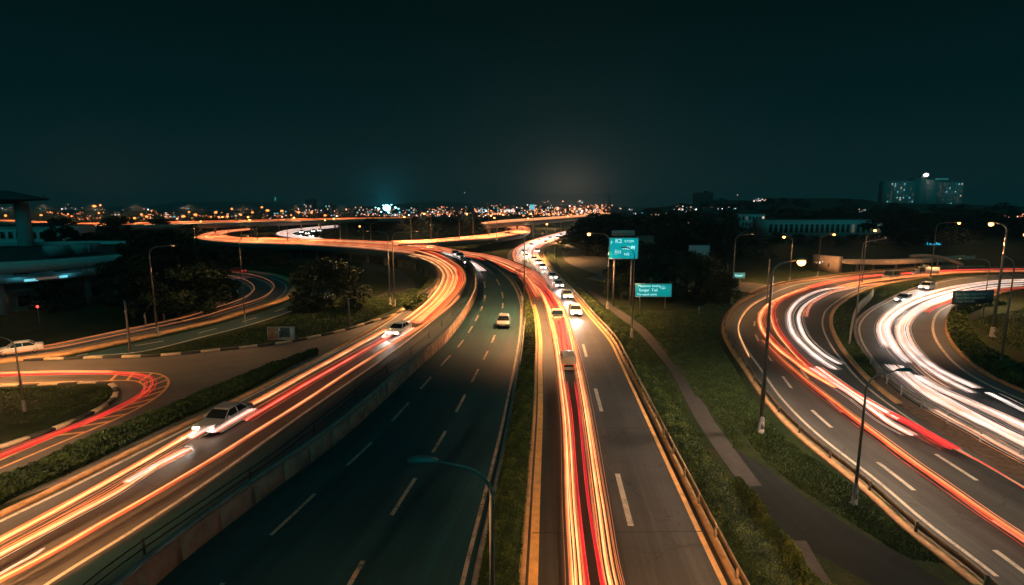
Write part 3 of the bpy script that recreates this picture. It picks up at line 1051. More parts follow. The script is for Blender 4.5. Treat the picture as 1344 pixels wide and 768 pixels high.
g = 'light trails on the walled carriageway'
W1 = [(-160, 800), (0, 704), (80, 659), (155, 614), (200, 589), (240, 566)]
trail(tp([(-160, 793), (0, 709), (90, 661), (170, 616), (235, 578), (262, 562)]), bundle(['t_orange', 't_core', 't_core', 't_core'], 0.26, 5, .03, .055),
      'orange trail ending at the streaking grey car, verge side', g)
trail(tp([(-160, 815), (0, 727), (90, 679), (155, 644), (215, 605), (248, 588)]), bundle(['t_orange', 't_core', 't_orange', 't_core', 't_warm', 't_core'], 0.4, 6, .03, .055),
      'double orange trail ending in a pale tip behind the grey car', g)
trail(tp([(166, 634), (205, 612), (250, 589)]), bundle(['t_warm', 't_white', 't_pink'], 0.35, 4, .05, .09), 'short white trail just behind the streaking grey car', g)
trail(tp([(-160, 842), (0, 761), (70, 724), (130, 689), (200, 649), (276, 604), (336, 566), (400, 526), (456, 489), (510, 455), (545, 433), (575, 413), (592, 400), (604, 386)]),
      [(-.04, .045, 't_core'), (.05, .035, 't_orange'), (.11, .025, 't_edge')], 'long thin orange trail beside the gutter of the walled carriageway', g)
trail(tp([(-90, 802), (0, 752), (30, 736), (58, 719)]), [(0, .05, 't_core'), (.06, .04, 't_warm')], 'short pale trail low beside the long thin orange trail', g)
trail(tp([(318, 536), (345, 523), (400, 492), (440, 470), (475, 450), (508, 432)]), bundle(['t_orange', 't_core', 't_core', 't_core'], 0.34, 5, .03, .055), 'orange trail between grey car and white car, verge side', g)
trail(tp([(322, 552), (345, 538), (400, 505), (440, 482), (475, 462), (512, 441)]), bundle(['t_red', 't_pink', 't_pink', 't_red'], 0.42, 6, .035, .065), 'salmon red trail between the grey car and the white car', g)
far_w = [((540, 424), (556, 411), (571, 398), (583, 384), (590, 371), (591, 360), (583, 349), (566, 339), (540, 333)), ((548, 425), (567, 409), (583, 394), (595, 379), (600, 366), (599, 356), (590, 347), (570, 336), (545, 328)),
         ((534, 421), (551, 408), (566, 395), (577, 382), (584, 369), (585, 359), (577, 349), (562, 341), (538, 335)), ((555, 424), (577, 404), (592, 388), (603, 373), (605, 361), (600, 351), (588, 342), (574, 334), (550, 326))]
for i, (pl, cols) in enumerate(zip(far_w, (['t_core', 't_orange', 't_core'], ['t_orange', 't_core', 't_edge'], ['t_core', 't_dim', 't_orange'], ['t_red', 't_edge', 't_orange']))):
    P = np.array([G(x, y, zmid(y) + .65) for x, y in crom(pl, 8)])
    trail(P, bundle(cols, 1.1, 6, .035, .07), ['pale orange trail through the bend under the flyover merge', 'orange and red trail along the wall side of the bend', 'dim amber trail on the outer lane of the bend',
                                              'red trail hugging the wall at the top of the bend'][i], g)

g = 'light trails on the flyover merge'
for i, f in enumerate(np.linspace(0.1, 0.9, 6)):
    cols = [['t_edge', 't_pink'], ['t_orange', 't_pink'], ['t_core', 't_pink'], ['t_red', 't_edge'], ['t_orange', 't_core'], ['t_edge', 't_red']][i]
    trail(branch.line(f, 0, 7, 0.65), bundle(cols, 0.9, 4, .035, .08), 'red and orange trails fanning across the link road, too close to tell apart', g)
for i, f in enumerate(np.linspace(0.10, 0.9, 9)):
    cols = [['t_edge', 't_orange'], ['t_orange', 't_pink'], ['t_edge', 't_core'], ['t_pink', 't_dim'], ['t_edge', 't_orange']][i % 5]
    trail(deck.line(f, 0, 6, 0.8), bundle(cols, 1.2, 5, .035, .085), 'orange trails packed along the flyover, too close to tell apart', g)
for i, f in enumerate(np.linspace(0.12, 0.88, 6)):
    trail(hair.line(f, 0, 6, 0.8), bundle([['t_pink', 't_orange'], ['t_core', 't_pink'], ['t_edge', 't_orange']][i % 3], 1.1, 4, .05, .10), 'salmon trails round the far hairpin, too close to tell apart', g)
for i, f in enumerate(np.linspace(0.15, 0.85, 5)):
    trail(inner.line(f, 0, 5, 0.8), bundle([['t_white', 't_warm'], ['t_warm', 't_pink']][i % 2], 1.1, 4, .09, .18), 'white trails down the far ramp, too close to tell apart', g)
g = 'light trails on distant flyovers'
for i, f in enumerate(np.linspace(0.15, 0.85, 4)):
    trail(upper.line(f, 0, 8, 1.0), bundle([['t_dim', 't_edge'], ['t_dim', 't_orange']][i % 2], 1.6, 3, .05, .11), 'amber trails along the long upper flyover, too close to tell apart', g)
for i, f in enumerate(np.linspace(0.12, 0.88, 5)):
    trail(far_deck.line(f, 0, 4, 1.0), bundle([['t_core', 't_orange'], ['t_pink', 't_core']][i % 2], 2.2, 4, .12, .22), 'orange trails along the far raised deck, too close to tell apart', g)
for i, f in enumerate(np.linspace(0.1, 0.9, 7)):
    trail(s_bend.line(f, 0, 7, 0.8), bundle([['t_pink', 't_orange'], ['t_orange', 't_core'], ['t_edge', 't_pink']][i % 3], 1.4, 4, .06, .11), 'orange trails round the far bend, too close to tell apart', g)
g = 'light trails of the oncoming queue'
for i, (f, c) in enumerate(((.22, ['t_pink', 't_warm']), (.34, ['t_white', 't_warm']), (.46, ['t_white', 't_white']), (.57, ['t_warm', 't_white']), (.68, ['t_white', 't_pink']), (.8, ['t_warm', 't_pink']))):
    trail(main.line(f, 9.6 + .2 * (i % 3), 16, 0.65), bundle(c, 1.3, 4, .07, .13), 'white trails among the oncoming queue, too close to tell apart', g)
for i, (f, c) in enumerate(((.62, ['t_warm', 't_pink']), (.78, ['t_white', 't_warm']))):
    trail(main.line(f, 7.4 + .4 * i, 10.2, 0.65), bundle(c, .7, 3, .05, .08), ['salmon trail beside the dashed line by the oncoming queue', 'pale trail in the outer lane under the oncoming queue'][i], g)
trail(np.array([G(x, y, zmid(y) + .65) for x, y in crom([(634, 356), (622, 347), (610, 341), (596, 336), (580, 331)], 8)]), bundle(['t_white', 't_warm'], 1.2, 5, .08, .14), 'white trail behind the cars entering the dark road', 'light trails on the flyover merge')

g = 'light trails at the U-turn'
trail(tp([(-120, 494), (0, 491), (75, 489), (150, 488.5), (190, 493), (201, 501.5), (191, 516), (160, 534), (110, 556), (62, 574), (0, 598), (-90, 630)], h=.5), [(0, .04, 't_red'), (.2, .025, 't_edge'), (.42, .025, 't_crimson'), (-.22, .03, 't_crimson')], 'red trail swinging round the U-turn lawn', g, soft=False)
trail(tp([(-120, 495), (0, 493.2), (75, 491), (150, 491), (184, 496), (193, 504), (184, 518), (155, 535), (105, 558), (60, 577), (0, 602), (-90, 636)], h=.5), [(0, .03, 't_crimson'), (.2, .02, 't_red')], 'thin crimson trail on the lawn side of the U-turn', g)
trail(tp([(-120, 493), (0, 490), (75, 488), (150, 488)], h=.6), [(0, .09, 't_edge'), (.2, .07, 't_pink'), (-.2, .05, 't_orange')], 'thick orange red trail entering the U-turn', g, soft=False)
g = 'light trails on the hairpin loop'
trail(loop.line(.32, .5, 12, .5), [(0, .04, 't_dim'), (.12, .03, 't_dim')], 'dim amber trail round the inner lane of the loop', g)
trail(loop.line(.64, .5, 12, .5), [(0, .05, 't_dim'), (.14, .03, 't_dim')], 'dim amber trail round the outer lane of the loop', g)

g = 'light trails on the wide curve'
WH = ['t_warm', 't_white', 't_white', 't_white', 't_warm']
trail(tp([(1110, 376.5), (1078, 381), (1054, 391), (1041, 403), (1036, 417), (1042, 439), (1062, 460), (1080, 474), (1098, 485)]), bundle(WH, .42, 6, .035, .07), 'white trail with sharp ends in the middle of the wide curve, outer of a pair', g)
trail(tp([(1122, 377), (1088, 384), (1063, 396), (1051, 408), (1048.5, 422), (1057, 443), (1074, 460), (1088, 470), (1103, 478)]), bundle(WH, .34, 5, .03, .065), 'white trail with sharp ends in the middle of the wide curve, inner of a pair', g)
trail(tp([(1160, 371.5), (1125, 376), (1096, 382), (1070, 394), (1060, 404), (1056, 416)]), bundle(['t_pink', 't_dim'], .5, 4, .04, .06), 'dim salmon trail inside the white pair on the wide curve', g)
trail(tp([(1420, 353), (1344, 353), (1260, 354.5), (1196, 358.5), (1150, 361.5), (1111, 366), (1085, 371), (1060, 378)]), bundle(['t_red', 't_pink', 't_red', 't_crimson'], 1.3, 6, .05, .10), 'broad red trail along the top of the wide curve', g)
trail(tp([(1420, 356), (1344, 355.5), (1260, 357), (1200, 362), (1160, 366.5), (1130, 371), (1100, 378)]), bundle(['t_orange', 't_dim', 't_pink'], 1.4, 5, .05, .09), 'orange trail nearest the grass median at the top of the curve', g)
trail(tp([(1070, 374.5), (1040, 385), (1020, 397), (1014, 410), (1019, 431), (1034, 452), (1050, 470), (1064, 483)]), bundle(['t_red', 't_edge', 't_orange', 't_core'], .5, 5, .035, .06), 'red to orange trail rounding the wide curve beside the lamp post', g)
trail(tp([(1060, 379), (1030, 389), (1010, 400), (1001, 411), (999, 422), (1005, 438), (1024, 459), (1044, 474), (1066, 490), (1100, 509)]), bundle(['t_edge', 't_orange', 't_core', 't_edge'], .8, 7, .03, .06), 'wide orange trail on the outer lane of the curve', g)
trail(tp([(1072, 481), (1100, 501), (1130, 521), (1170, 544), (1180, 550)]), bundle(['t_red', 't_core', 't_white', 't_edge'], .5, 6, .05, .08), 'pale trail with a red edge, above its twin on the wide curve', g)
trail(tp([(1062, 482), (1095, 504), (1128, 526), (1165, 554), (1197, 571.5)]), bundle(['t_warm', 't_white', 't_edge'], .28, 4, .05, .08), 'thin white trail with red edge, below its twin on the wide curve', g)
trail(tp([(1165, 541), (1200, 559), (1233, 578), (1255, 589.5)]), bundle(['t_crimson', 't_red', 't_crimson'], .42, 5, .06, .09), 'bright crimson trail with a blunt end on the wide curve', g)
trail(tp([(1253, 588.5), (1300, 613), (1344, 640), (1430, 694)]), [(0, .03, 't_red'), (.07, .02, 't_dim')], 'hairline red trail leading on from the crimson one', g)
trail(tp([(1000, 446), (1030, 475), (1058, 499), (1090, 524), (1125, 551), (1160, 577), (1200, 607), (1240, 635), (1293, 672), (1344, 706), (1430, 766)], h=.5), [(-.07, .03, 't_orange'), (0, .035, 't_orange'), (.12, .03, 't_edge')], 'long thin orange trail down the middle of the wide curve', g)
trail(tp([(1014, 386), (990, 399), (977, 411), (970, 425), (970, 437), (976, 453), (984, 469)], h=.4), [(0, .05, 't_core'), (.09, .04, 't_dim')], 'glowing strand put over the pale orange edge line near the rusty rail', g)  # glow added where the road has a painted edge line

g = 'light trails on the inner curve'
w1 = [(1344, 366.5), (1307, 368.5), (1261, 374.5), (1231, 380.5)]
trail(tp([(1440, 362), (1344, 367), (1307, 369), (1261, 375), (1228, 382), (1200, 391), (1180, 402), (1162, 416), (1155, 430), (1158, 444), (1165, 457)]), bundle(WH, .62, 6, .03, .085), 'white trail on the outermost lane of the inner curve', g)
trail(tp([(1440, 364.5), (1344, 369.5), (1307, 371.5), (1265, 378), (1231, 387), (1204, 396), (1185, 406), (1170, 418), (1164, 431), (1169, 446), (1179, 462), (1193, 476)]), bundle(WH, .7, 7, .03, .085), 'second white trail in from the verge on the inner curve, ending short', g)
trail(tp([(1344, 372), (1307, 375), (1268, 381), (1240, 389), (1214, 399), (1195, 411), (1184, 422), (1180, 433), (1184, 448), (1197, 466), (1216, 482), (1245, 500), (1277, 515.5)]), bundle(['t_warm', 't_white', 't_white', 't_warm'], .5, 5, .03, .08), 'third white trail in on the inner curve, with a long tail', g)
trail(tp([(1344, 374.5), (1310, 377.5), (1270, 384), (1240, 393), (1218, 402), (1200, 413), (1191, 424), (1189, 434), (1195, 451), (1210, 469), (1231, 485), (1257, 498), (1283, 509.5)]), bundle(WH, .55, 6, .03, .08), 'innermost long white trail on the inner curve', g)
trail(tp([(1344, 377), (1300, 382), (1262, 390), (1230, 401), (1214, 410)]), bundle(['t_red', 't_dim', 't_pink'], .7, 5, .04, .07), 'dull red trail at the top of the inner curve near the sign board', g)
trail(tp([(1180, 445), (1186, 458), (1200, 473), (1225, 495), (1250, 511)]), bundle(['t_dim', 't_warm', 't_dim'], .7, 4, .025, .04), 'faint amber streaks between white trails on the inner curve', g)
trail(tp([(1166, 478.5), (1185, 493), (1205, 509), (1231, 526), (1276, 549), (1307, 564), (1344, 583), (1440, 630)]), bundle(WH, .55, 6, .03, .08), 'long white trail along the median rail of the inner curve', g)
trail(tp([(1177, 479), (1192, 493), (1208, 506), (1246, 528), (1292, 553), (1337, 575), (1440, 622)]), bundle(['t_white', 't_white', 't_warm', 't_pink', 't_white'], .7, 7, .03, .08), 'long white trail next to the one along the median rail', g)
trail(tp([(1200, 492), (1232, 510), (1270, 527), (1310, 544), (1344, 559), (1440, 600)]), bundle(WH, .75, 7, .03, .085), 'broad white trail crossing the middle of the inner curve', g)
trail(tp([(1255, 520), (1290, 537), (1320, 551), (1344, 563), (1440, 606)]), bundle(['t_white', 't_warm'], .3, 4, .05, .08), 'white trail just below the broad middle one', g)
trail(tp([(1295, 515), (1320, 527), (1344, 539), (1440, 584)]), bundle(['t_white'], .2, 3, .04, .07), 'thin white trail closest to the hedge of the inner curve', g)
trail(tp([(1225, 537), (1260, 556), (1290, 572), (1318, 588), (1400, 630)]), bundle(['t_warm', 't_dim'], .3, 3, .03, .05), 'faint warm trail beside the posts of the median rail', g)

# ------------------------------------------------------------------ street lamps
NL = [0]


def spot(loc, power, col=(1.0, 0.47, 0.18), size=150, r=0.25, blend=0.6, aim=None, name='lamp_or_fill', parent=None):
    d = bpy.data.lights.new(name, 'SPOT')
    d.energy = power
    d.color = col
    d.spot_size = R(size)
    d.spot_blend = blend
    d.shadow_soft_size = r
    o = bpy.data.objects.new(name, d)
    COL.objects.link(o)
    o.location = loc
    if aim is not None:
        o.rotation_euler = (Vector(aim) - Vector(loc)).to_track_quat('-Z', 'Y').to_euler()
    return o


def street_lamp(base, H, arms, label, lit=0.0, group='street lamps', r=0.085, glow_=False, col=(1.0, 0.47, 0.18), size=150, aim=None):
    """base: world point; arms: (direction in degrees from +x towards +y, reach); lit: watts of the head's lamp"""
    t = thing('street_lamp', label, 'street lamp', tuple(base), 0, group)
    mb = MB().lathe([(r * 2.6, 0), (r * 2.6, .05), (r * 1.7, .08), (r * 1.6, 1.1), (r * 1.15, 1.2), (r * 1.1, 1.25)], (0, 0, 0), 12)
    mb.box((0, 0, -0.1), (r * 7, r * 7, 0.2))
    mb.box((0, -r * 1.62, .62), (r * 1.5, r * .3, .5))
    mb.build('base', M['pole'], t, smooth=False)
    mb = MB().lathe([(r, 1.2), (r * .62, H - .9), (r * .6, H - .85)], (0, 0, 0), 12)
    mb.build('pole', M['pole'], t, smooth=True)
    for ang, reach in arms:
        ca, sa = math.cos(R(ang)), math.sin(R(ang))
        rad = min(1.1, reach * .6)
        pr = [(0, H - .95)] + [(rad * (1 - math.cos(u)), H - .9 + .9 * math.sin(u)) for u in np.linspace(0, R(80), 8)]
        pr += [(reach - .35, pr[-1][1] + .12)]
        P = np.array([(x * ca, x * sa, z) for x, z in pr])
        mb = MB().tube(P, np.linspace(r * .6, r * .42, len(P)), 8)
        mb.build('arm', M['pole'], t, smooth=True)
        zh = pr[-1][1]
        # cobra head: rounded housing, flat underside
        rings = []
        for y, w, hh in ((-.38, .05, .05), (-.30, .09, .10), (-.05, .13, .15), (.22, .16, .16), (.42, .14, .11), (.50, .07, .06)):
            c = np.array((reach + y) * np.array((ca, sa, 0)) + np.array((0, 0, zh)))
            sx = np.array((-sa, ca, 0))
            rings.append([c + sx * (w * math.cos(u)) + np.array((0, 0, (hh if math.sin(u) > 0 else hh * .25) * math.sin(u))) for u in np.linspace(0, 2 * math.pi, 10, endpoint=False)])
        hd = MB().loft(rings).build('lamp_head', M['pole'], t, smooth=True)
        c = np.array(((reach + .12) * ca, (reach + .12) * sa, zh - (.045 if glow_ else .022)))
        ln = MB()
        if glow_:
            ln.lathe([(.03, -.36), (.18, -.30), (.27, -.14), (.24, 0), (.1, .02)], c, 12)
        else:
            ln.box(c, (.30 * abs(ca) + .09 * abs(sa), .30 * abs(sa) + .09 * abs(ca), .03))
        ln.build('lens', M['sodium'] if lit else M['steel'], hd, smooth=True)
        if lit and ang in (arms[0][0],):
            p = np.asarray(base) + np.array(((reach + .12) * ca, (reach + .12) * sa, zh - (.46 if glow_ else .14)))
            spot(tuple(p), lit, col, size, aim=aim)
    return t


def gp(x, y, z=0.0):
    return G(x, y, z)


LP = 12000.0
street_lamp(np.array((-.57, 14.2, 0.0)), 8.9, [(178, 1.85)], 'tall grey lamp seen from above, arm reaching over the dark road', LP * .17, r=.10)
street_lamp(gp(1121, 662), 7.4, [(4, 1.9)], 'dark lamp post standing by the rusty rail of the wide curve', LP * .15, col=(1.0, 0.70, 0.48), r=.085)
street_lamp(gp(998, 568), 12.3, [(8, 2.0)], 'tall slanting lamp post on the grass before the wide curve', LP * 1.0, col=(1.0, 0.70, 0.48), r=.14, glow_=True)
street_lamp(gp(207, 441), 11.2, [(12, 2.6)], 'lamp by the dark trees on the loop road verge', LP * .12, r=.1)
street_lamp(gp(797, 406), 11.9, [(172, 3.0)], 'lamp arching to the main road in front of the tall teal sign', LP * 2.0, size=125, r=.11, glow_=True)
street_lamp(gp(829, 443), 11.0, [(150, 1.2)], 'lamp post crossing the tall teal sign board', 0, r=.10)
street_lamp(gp(960, 399), 11.5, [(10, 2.8)], 'lamp behind the small teal sign by the bush', LP * .4, r=.11)
street_lamp(gp(688, 428), 12.5, [(8, 2.2), (170, 2.2)], 'double lamp on the median where dark road and main road part', LP * 4.0, size=135, r=.13)
street_lamp(gp(518, 402), 12.0, [(20, 3.8)], 'lamp beside the flyover bend with its arm towards the merge', LP * 1.6, r=.12)
street_lamp(gp(512, 400), 12.0, [(165, 3.4)], 'lamp beside the flyover bend with its arm away from the merge', LP * 1.2, r=.12)
street_lamp(gp(1036, 371), 9.8, [(176, 1.7)], 'small lit lamp beside the kerb at the top of the curve', LP * 1.0, r=.1, glow_=True)
street_lamp(gp(1073, 363), 9.8, [(4, 3.0)], 'lit lamp at the end of the white bridge wall', LP * 1.0, r=.1, glow_=True)
street_lamp(gp(1131, 374), 11.3, [(12, 1.8)], 'lit lamp before the bridge beam', LP * 1.6, r=.12, glow_=True)
street_lamp(gp(1122, 430), 11.5, [(40, 7.5)], 'slender dark post on the tip of the grass median', 0, r=.09)
street_lamp(gp(1302, 442), 14.0, [(140, 1.4)], 'stout lamp with the brightest orange head behind the sign board', LP * 1.0, size=120, r=.17, glow_=True)
street_lamp(gp(1312, 486), 11.0, [(70, 2.0)], 'pale lamp post on the lawn beyond the hedge of the inner curve', 0, r=.10)
street_lamp(gp(1352, 400), 11.6, [(176, 2.2)], 'lit lamp at the edge of the view beyond the inner curve', LP * 1.0, r=.12, glow_=True)
street_lamp(gp(1221, 366), 12.5, [(12, 6.0)], 'lamp on the median in front of the cyan lettering', LP * 1.4, r=.12, glow_=True)
street_lamp(gp(1292, 400), 7.5, [(160, 4.0)], 'low dark lamp arching over the inner curve', LP * .8, col=(1.0, 0.70, 0.48), r=.09)
street_lamp(gp(33, 545), 6.2, [(188, 1.4)], 'leaning dark lamp post on the lawn of the U-turn', 0, r=.08)
street_lamp(gp(322, 424), 12.0, [(20, 1.0)], 'thin post between the two roads of the hairpin loop', LP * .35, r=.07)
street_lamp(np.array((12.0, 6.0, 0)), 11.5, [(172, 3.2)], 'added lamp by the guard rail outside the view, lighting the near main road', LP * 1.9, r=.1, size=54, aim=(7.6, 25.0, 0))  # unseen lamp added to light the near end of the main road
street_lamp(np.array((-27.0, 13.5, 0)), 11.5, [(10, 3.0)], 'added lamp outside the view, lighting the near walled carriageway', LP * 2.2, r=.1, size=86, aim=(-27.5, 24.0, 0))  # unseen lamp added to light the near end of the walled carriageway
street_lamp(gp(-30, 500), 9.0, [(10, 2.0)], 'lamp outside the U-turn lawn by the striped kerb', LP * 1.2, r=.09)
# lamps along the flyovers
street_lamp(gp(540, 319, 3.5), 9.2, [(172, 2.2)], 'glowing lamp on the flyover above the merge', LP * 2, glow_=True, r=.13)
street_lamp(gp(621, 314, 3.8), 9.8, [(175, 2.2)], 'glowing lamp between merge and far bend', LP * 2, glow_=True, r=.13)
street_lamp(gp(477, 316, 3.5), 5.4, [(150, 1.5)], 'glowing lamp among the pillars of the flyover', LP * 1.5, glow_=True, r=.12)
street_lamp(gp(487, 318, 3.5), 6.6, [(30, 1.0)], 'unlit short lamp just past the flyover pillars', 0, r=.12)
street_lamp(gp(566, 322, 3.5), 10.4, [(175, 2.0)], 'lamp with a round glowing head behind the merge', LP * 4, glow_=True, r=.11)
street_lamp(gp(603, 317, 3.8), 8.4, [(20, 1.0)], 'thin unlit lamp behind the merge', 0, r=.11)
street_lamp(gp(574, 328, 3.5), 6.0, [(20, 1.0)], 'short unlit post at the edge of the merge', 0, r=.10)
for i, (x, y, z, H, a) in enumerate(((447, 313, 3.5, 8, 170), (419, 314, 3.5, 7.5, 10), (338, 318, 3.5, 8, 170), (378, 320, 3.5, 9, 10), (318, 318, 3.5, 9, 30), (300, 307, 3.5, 8, 170), (256, 314, 3.5, 7, 20),
                                     (668, 310, 4, 9, 170), (690, 306, 4, 9, 10), (652, 315, 4, 9, 150), (641, 313, 4, 8, 20), (700, 318, 0, 11, 170), (752, 318, 0, 12, 170), (716, 300, 0, 11, 10), (728, 342, 0, 11, 165))):
    street_lamp(gp(x, y, z), H, [(a, 2.4)], 'small far lamp along the flyover ramps', LP * (4 if z == 0 else 1.2), 'small lamps along the flyover ramps', r=.11, glow_=True)
# sodium lamps of the quarter beyond the long flyover
fl = [(12, 283), (58, 283), (137, 271), (128, 273), (134, 282), (170, 286), (179, 287), (203, 278), (195, 286), (189, 284), (242, 284), (251, 279), (258, 283), (285, 281), (290, 287), (300, 284), (307, 275), (333, 280), (346, 274), (352, 279), (371, 277), (384, 283), (393, 280), (410, 281), (427, 285), (318, 282), (150, 289), (30, 285), (94, 283)]
proto = None
for i, (x, y) in enumerate(fl):
    d = 430 + 190 * ((i * 37) % 10) / 10
    zc = CAM_H - (y - 272.5) / FOC * d
    H = 11.0
    p = np.array(((x - 672) / FOC * d, d, zc - H))
    if proto is None:
        t = thing('street_lamp', 'far orange lamp glowing over the roofs beyond the long flyover', 'street lamp', tuple(p), 0, 'orange lamps beyond the long flyover')
        MB().lathe([(.2, -8), (.12, H)], (0, 0, 0), 6).build('pole', M['pole'], t)
        MB().lathe([(.15, H - .9), (.7, H - .6), (.85, H - .1), (.6, H + .35), (.15, H + .6)], (1.0, 0, 0), 12).build('lamp_head', M['sodium_far'], t, smooth=True)
        MB().tube([(0, 0, H - .1), (1.0, 0, H + .1)], .08, 6).build('arm', M['pole'], t)
        proto = t
    else:
        t = copy_tree(proto)
        t.location = p
        s = 0.9 + 1.1 * ((i * 53) % 7) / 7
        t.scale = (s, s, 1 + .04 * (i % 5))
for x, y in ((20, 292), (60, 294), (125, 296), (180, 295), (250, 293), (320, 291), (390, 289.5), (450, 288.5)):
    q = G(x, y, 8.0)
    spot((q[0], q[1], 17.5), LP * 3.0)  # added spots without fixtures, brightening the long upper flyover

# ------------------------------------------------------------------ vegetation
def leaf_quads(C, size, n_up=0.3):
    """one small tilted quad at every point of C"""
    n = len(C)
    N = rng.normal(0, 1, (n, 3))
    N[:, 2] = np.abs(N[:, 2]) + n_up
    N /= np.linalg.norm(N, axis=1)[:, None]
    A = np.cross(N, rng.normal(0, 1, (n, 3)))
    A /= np.linalg.norm(A, axis=1)[:, None]
    B = np.cross(N, A)
    s = (size * rng.uniform(0.6, 1.4, n))[:, None]
    return np.stack([C - A * s, C - B * s * .55, C + A * s, C + B * s * .55], 1)


def tree_mesh(h, spread, clumps, leaves, leaf, label, cat, group, base=0.25):
    t = thing('tree', label, cat, (0, 0, 0), 0, group)
    th = h * base
    mb = MB()
    bend = rng.normal(0, .15, 2)
    mb.tube([(0, 0, -.3), (bend[0] * .4, bend[1] * .4, th * .5), (bend[0], bend[1], th), (bend[0] * 1.5, bend[1] * 1.5, h * .6)], [h * .028, h * .022, h * .018, h * .008], 8)
    C, S = [], []
    for i in range(clumps):
        a, u = rng.uniform(0, 6.283), math.sqrt(rng.uniform(0, 1))
        zt = rng.uniform(0, 1)
        rr = spread * u * math.sqrt(max(.05, 1 - (abs(zt - .42) / .62) ** 2))
        c = np.array((rr * math.cos(a), rr * math.sin(a), th * .75 + (h - th * .75) * zt * .95))
        C.append(c)
        S.append(rng.uniform(.13, .26) * spread)
    for c in C[::max(1, clumps // 9)]:
        mb.tube([(bend[0], bend[1], th * .8), (c[0] * .5, c[1] * .5, (th + c[2]) * .5), tuple(c)], [h * .012, h * .008, h * .003], 5)
    mb.build('trunk', M['bark'], t, smooth=True)
    P, mi = [], []
    for c, s in zip(C, S):
        d = rng.normal(0, 1, (leaves, 3))
        d /= np.linalg.norm(d, axis=1)[:, None]
        r = s * rng.uniform(.55, 1.12, leaves) ** .8
        d[:, 2] *= .75
        P.append(c + d * r[:, None])
        mi.append(np.full(leaves, rng.integers(0, 3)))
    P = np.vstack(P)
    mi = np.concatenate(mi)
    k = P[:, 2] > .15
    quads_mesh('crown', leaf_quads(P[k], leaf), [M['tree_leaf0'], M['tree_leaf1'], M['tree_leaf2']], mi[k], t)
    return t


protos = {
    'spread': tree_mesh(7.0, 5.4, 64, 190, .20, '', None, None, .16),
    'tall': tree_mesh(12.0, 4.6, 70, 170, .24, '', None, None, .22),
    'round': tree_mesh(9.0, 4.4, 60, 170, .22, '', None, None, .18),
    'far': tree_mesh(10.0, 5.2, 40, 60, .42, '', None, None, .15),
    'shrub': tree_mesh(3.4, 2.4, 36, 120, .16, '', None, None, .06),
}
used_proto = set()


def plant(kind, px, py, h, label, group=None, wide=1.0, z=0.0, cat='tree', at=None):
    o = protos[kind]
    if kind in used_proto:
        o = copy_tree(o)
    used_proto.add(kind)
    base = {'spread': 7.0, 'tall': 12.0, 'round': 9.0, 'far': 10.0, 'shrub': 3.4}[kind]
    p = G(px, py, z) if at is None else np.asarray(at)
    o.location = p
    s = h / base
    o.scale = (s * wide, s * wide, s)
    o.rotation_euler = (0, 0, rng.uniform(0, 6.28))
    for k in ('group',):
        if k in o:
            del o[k]
    tag(o, label, cat, group)
    if kind == 'shrub':
        o.name = 'shrub'
    return o


plant('spread', 436, 407, 7.6, 'broad dark tree standing alone by the bend of the walled carriageway', wide=1.02)
plant('shrub', 402, 410, 3.6, 'low dark shrub beside the broad lone tree', cat='shrub')
for x, y, h, k, lab in ((176, 418, 11.0, 'tall', 'dark tree beside the round building'), (206, 424, 12.4, 'tall', 'tallest dark tree behind the loop road lamp'), (236, 421, 12.0, 'round', 'dense dark tree between loop road lamp and car with red lights'),
                        (262, 411, 10.5, 'round', 'dark tree leaning over the inner side of the loop road'), (222, 400, 12.0, 'tall', 'dark tree at the back of the clump by the loop road'), (279, 396, 6.0, 'shrub', 'big shrub at the tip of the loop road clump'),
                        (88, 352, 11.0, 'round', 'dark tree showing over the roof of the round building'), (75, 408, 4.5, 'shrub', 'shrub in front of the round building by its red light')):
    plant(k, x, y, h, lab, cat='shrub' if k == 'shrub' else 'tree')
for x, d, h in ((84, 225, 11.5), (92, 240, 10.5), (158, 215, 11.5), (210, 235, 11.0), (163, 240, 12.0)):
    plant('far', 0, 0, h, 'dark tree standing before the long flyover', 'trees breaking the line of the long flyover', 1.2, at=((x - 672) / FOC * d, d, 0))
for x, y, h in ((286, 352, 4.0), (300, 350, 4.5), (318, 348, 4.6), (334, 347, 4.2), (352, 347, 4.4), (368, 349, 3.6), (276, 348, 5.0)):
    plant('shrub', x, y, h, 'dark bush in the row below the flyover', 'bushes below the flyover', 1.5, cat='shrub')
plant('round', 842, 389, 9.8, 'dense tree between the two large teal signs', wide=.9)
plant('round', 815, 391, 8.0, 'smaller tree under the tall teal sign')
plant('spread', 912, 395, 8.0, 'broad tree spreading behind the wide teal sign', wide=1.0)
plant('spread', 940, 398, 5.6, 'low tree beside the small teal sign', wide=.8)
for x, y, h in ((772, 318, 10), (784, 322, 11), (797, 326, 10.5), (809, 322, 12), (823, 330, 10)):
    plant('round', x, y, h, 'dark tree in the grove behind the car park', 'trees behind the car park', 1.2)
for i in range(120):
    x = 768 + (i * 47.3) % 640
    row = i % 4
    d = (175, 230, 320, 440)[row] * rng.uniform(.9, 1.12)
    h = rng.uniform(8, 13) * (1, 1.05, 1.1, 1.2)[row]
    if 1010 < x < 1270 and d < 200:
        d += 60
    if x > 1270 and d < 280:
        d += 110
    if 955 < x < 1165 and d < 305:
        h = rng.uniform(3.2, 5.0)
    plant('far', 0, 0, h, 'dark tree in the wood beyond the roads', 'trees of the dark wood beyond the roads', rng.uniform(1.1, 1.7), at=((x - 672) / FOC * d, d, 0))
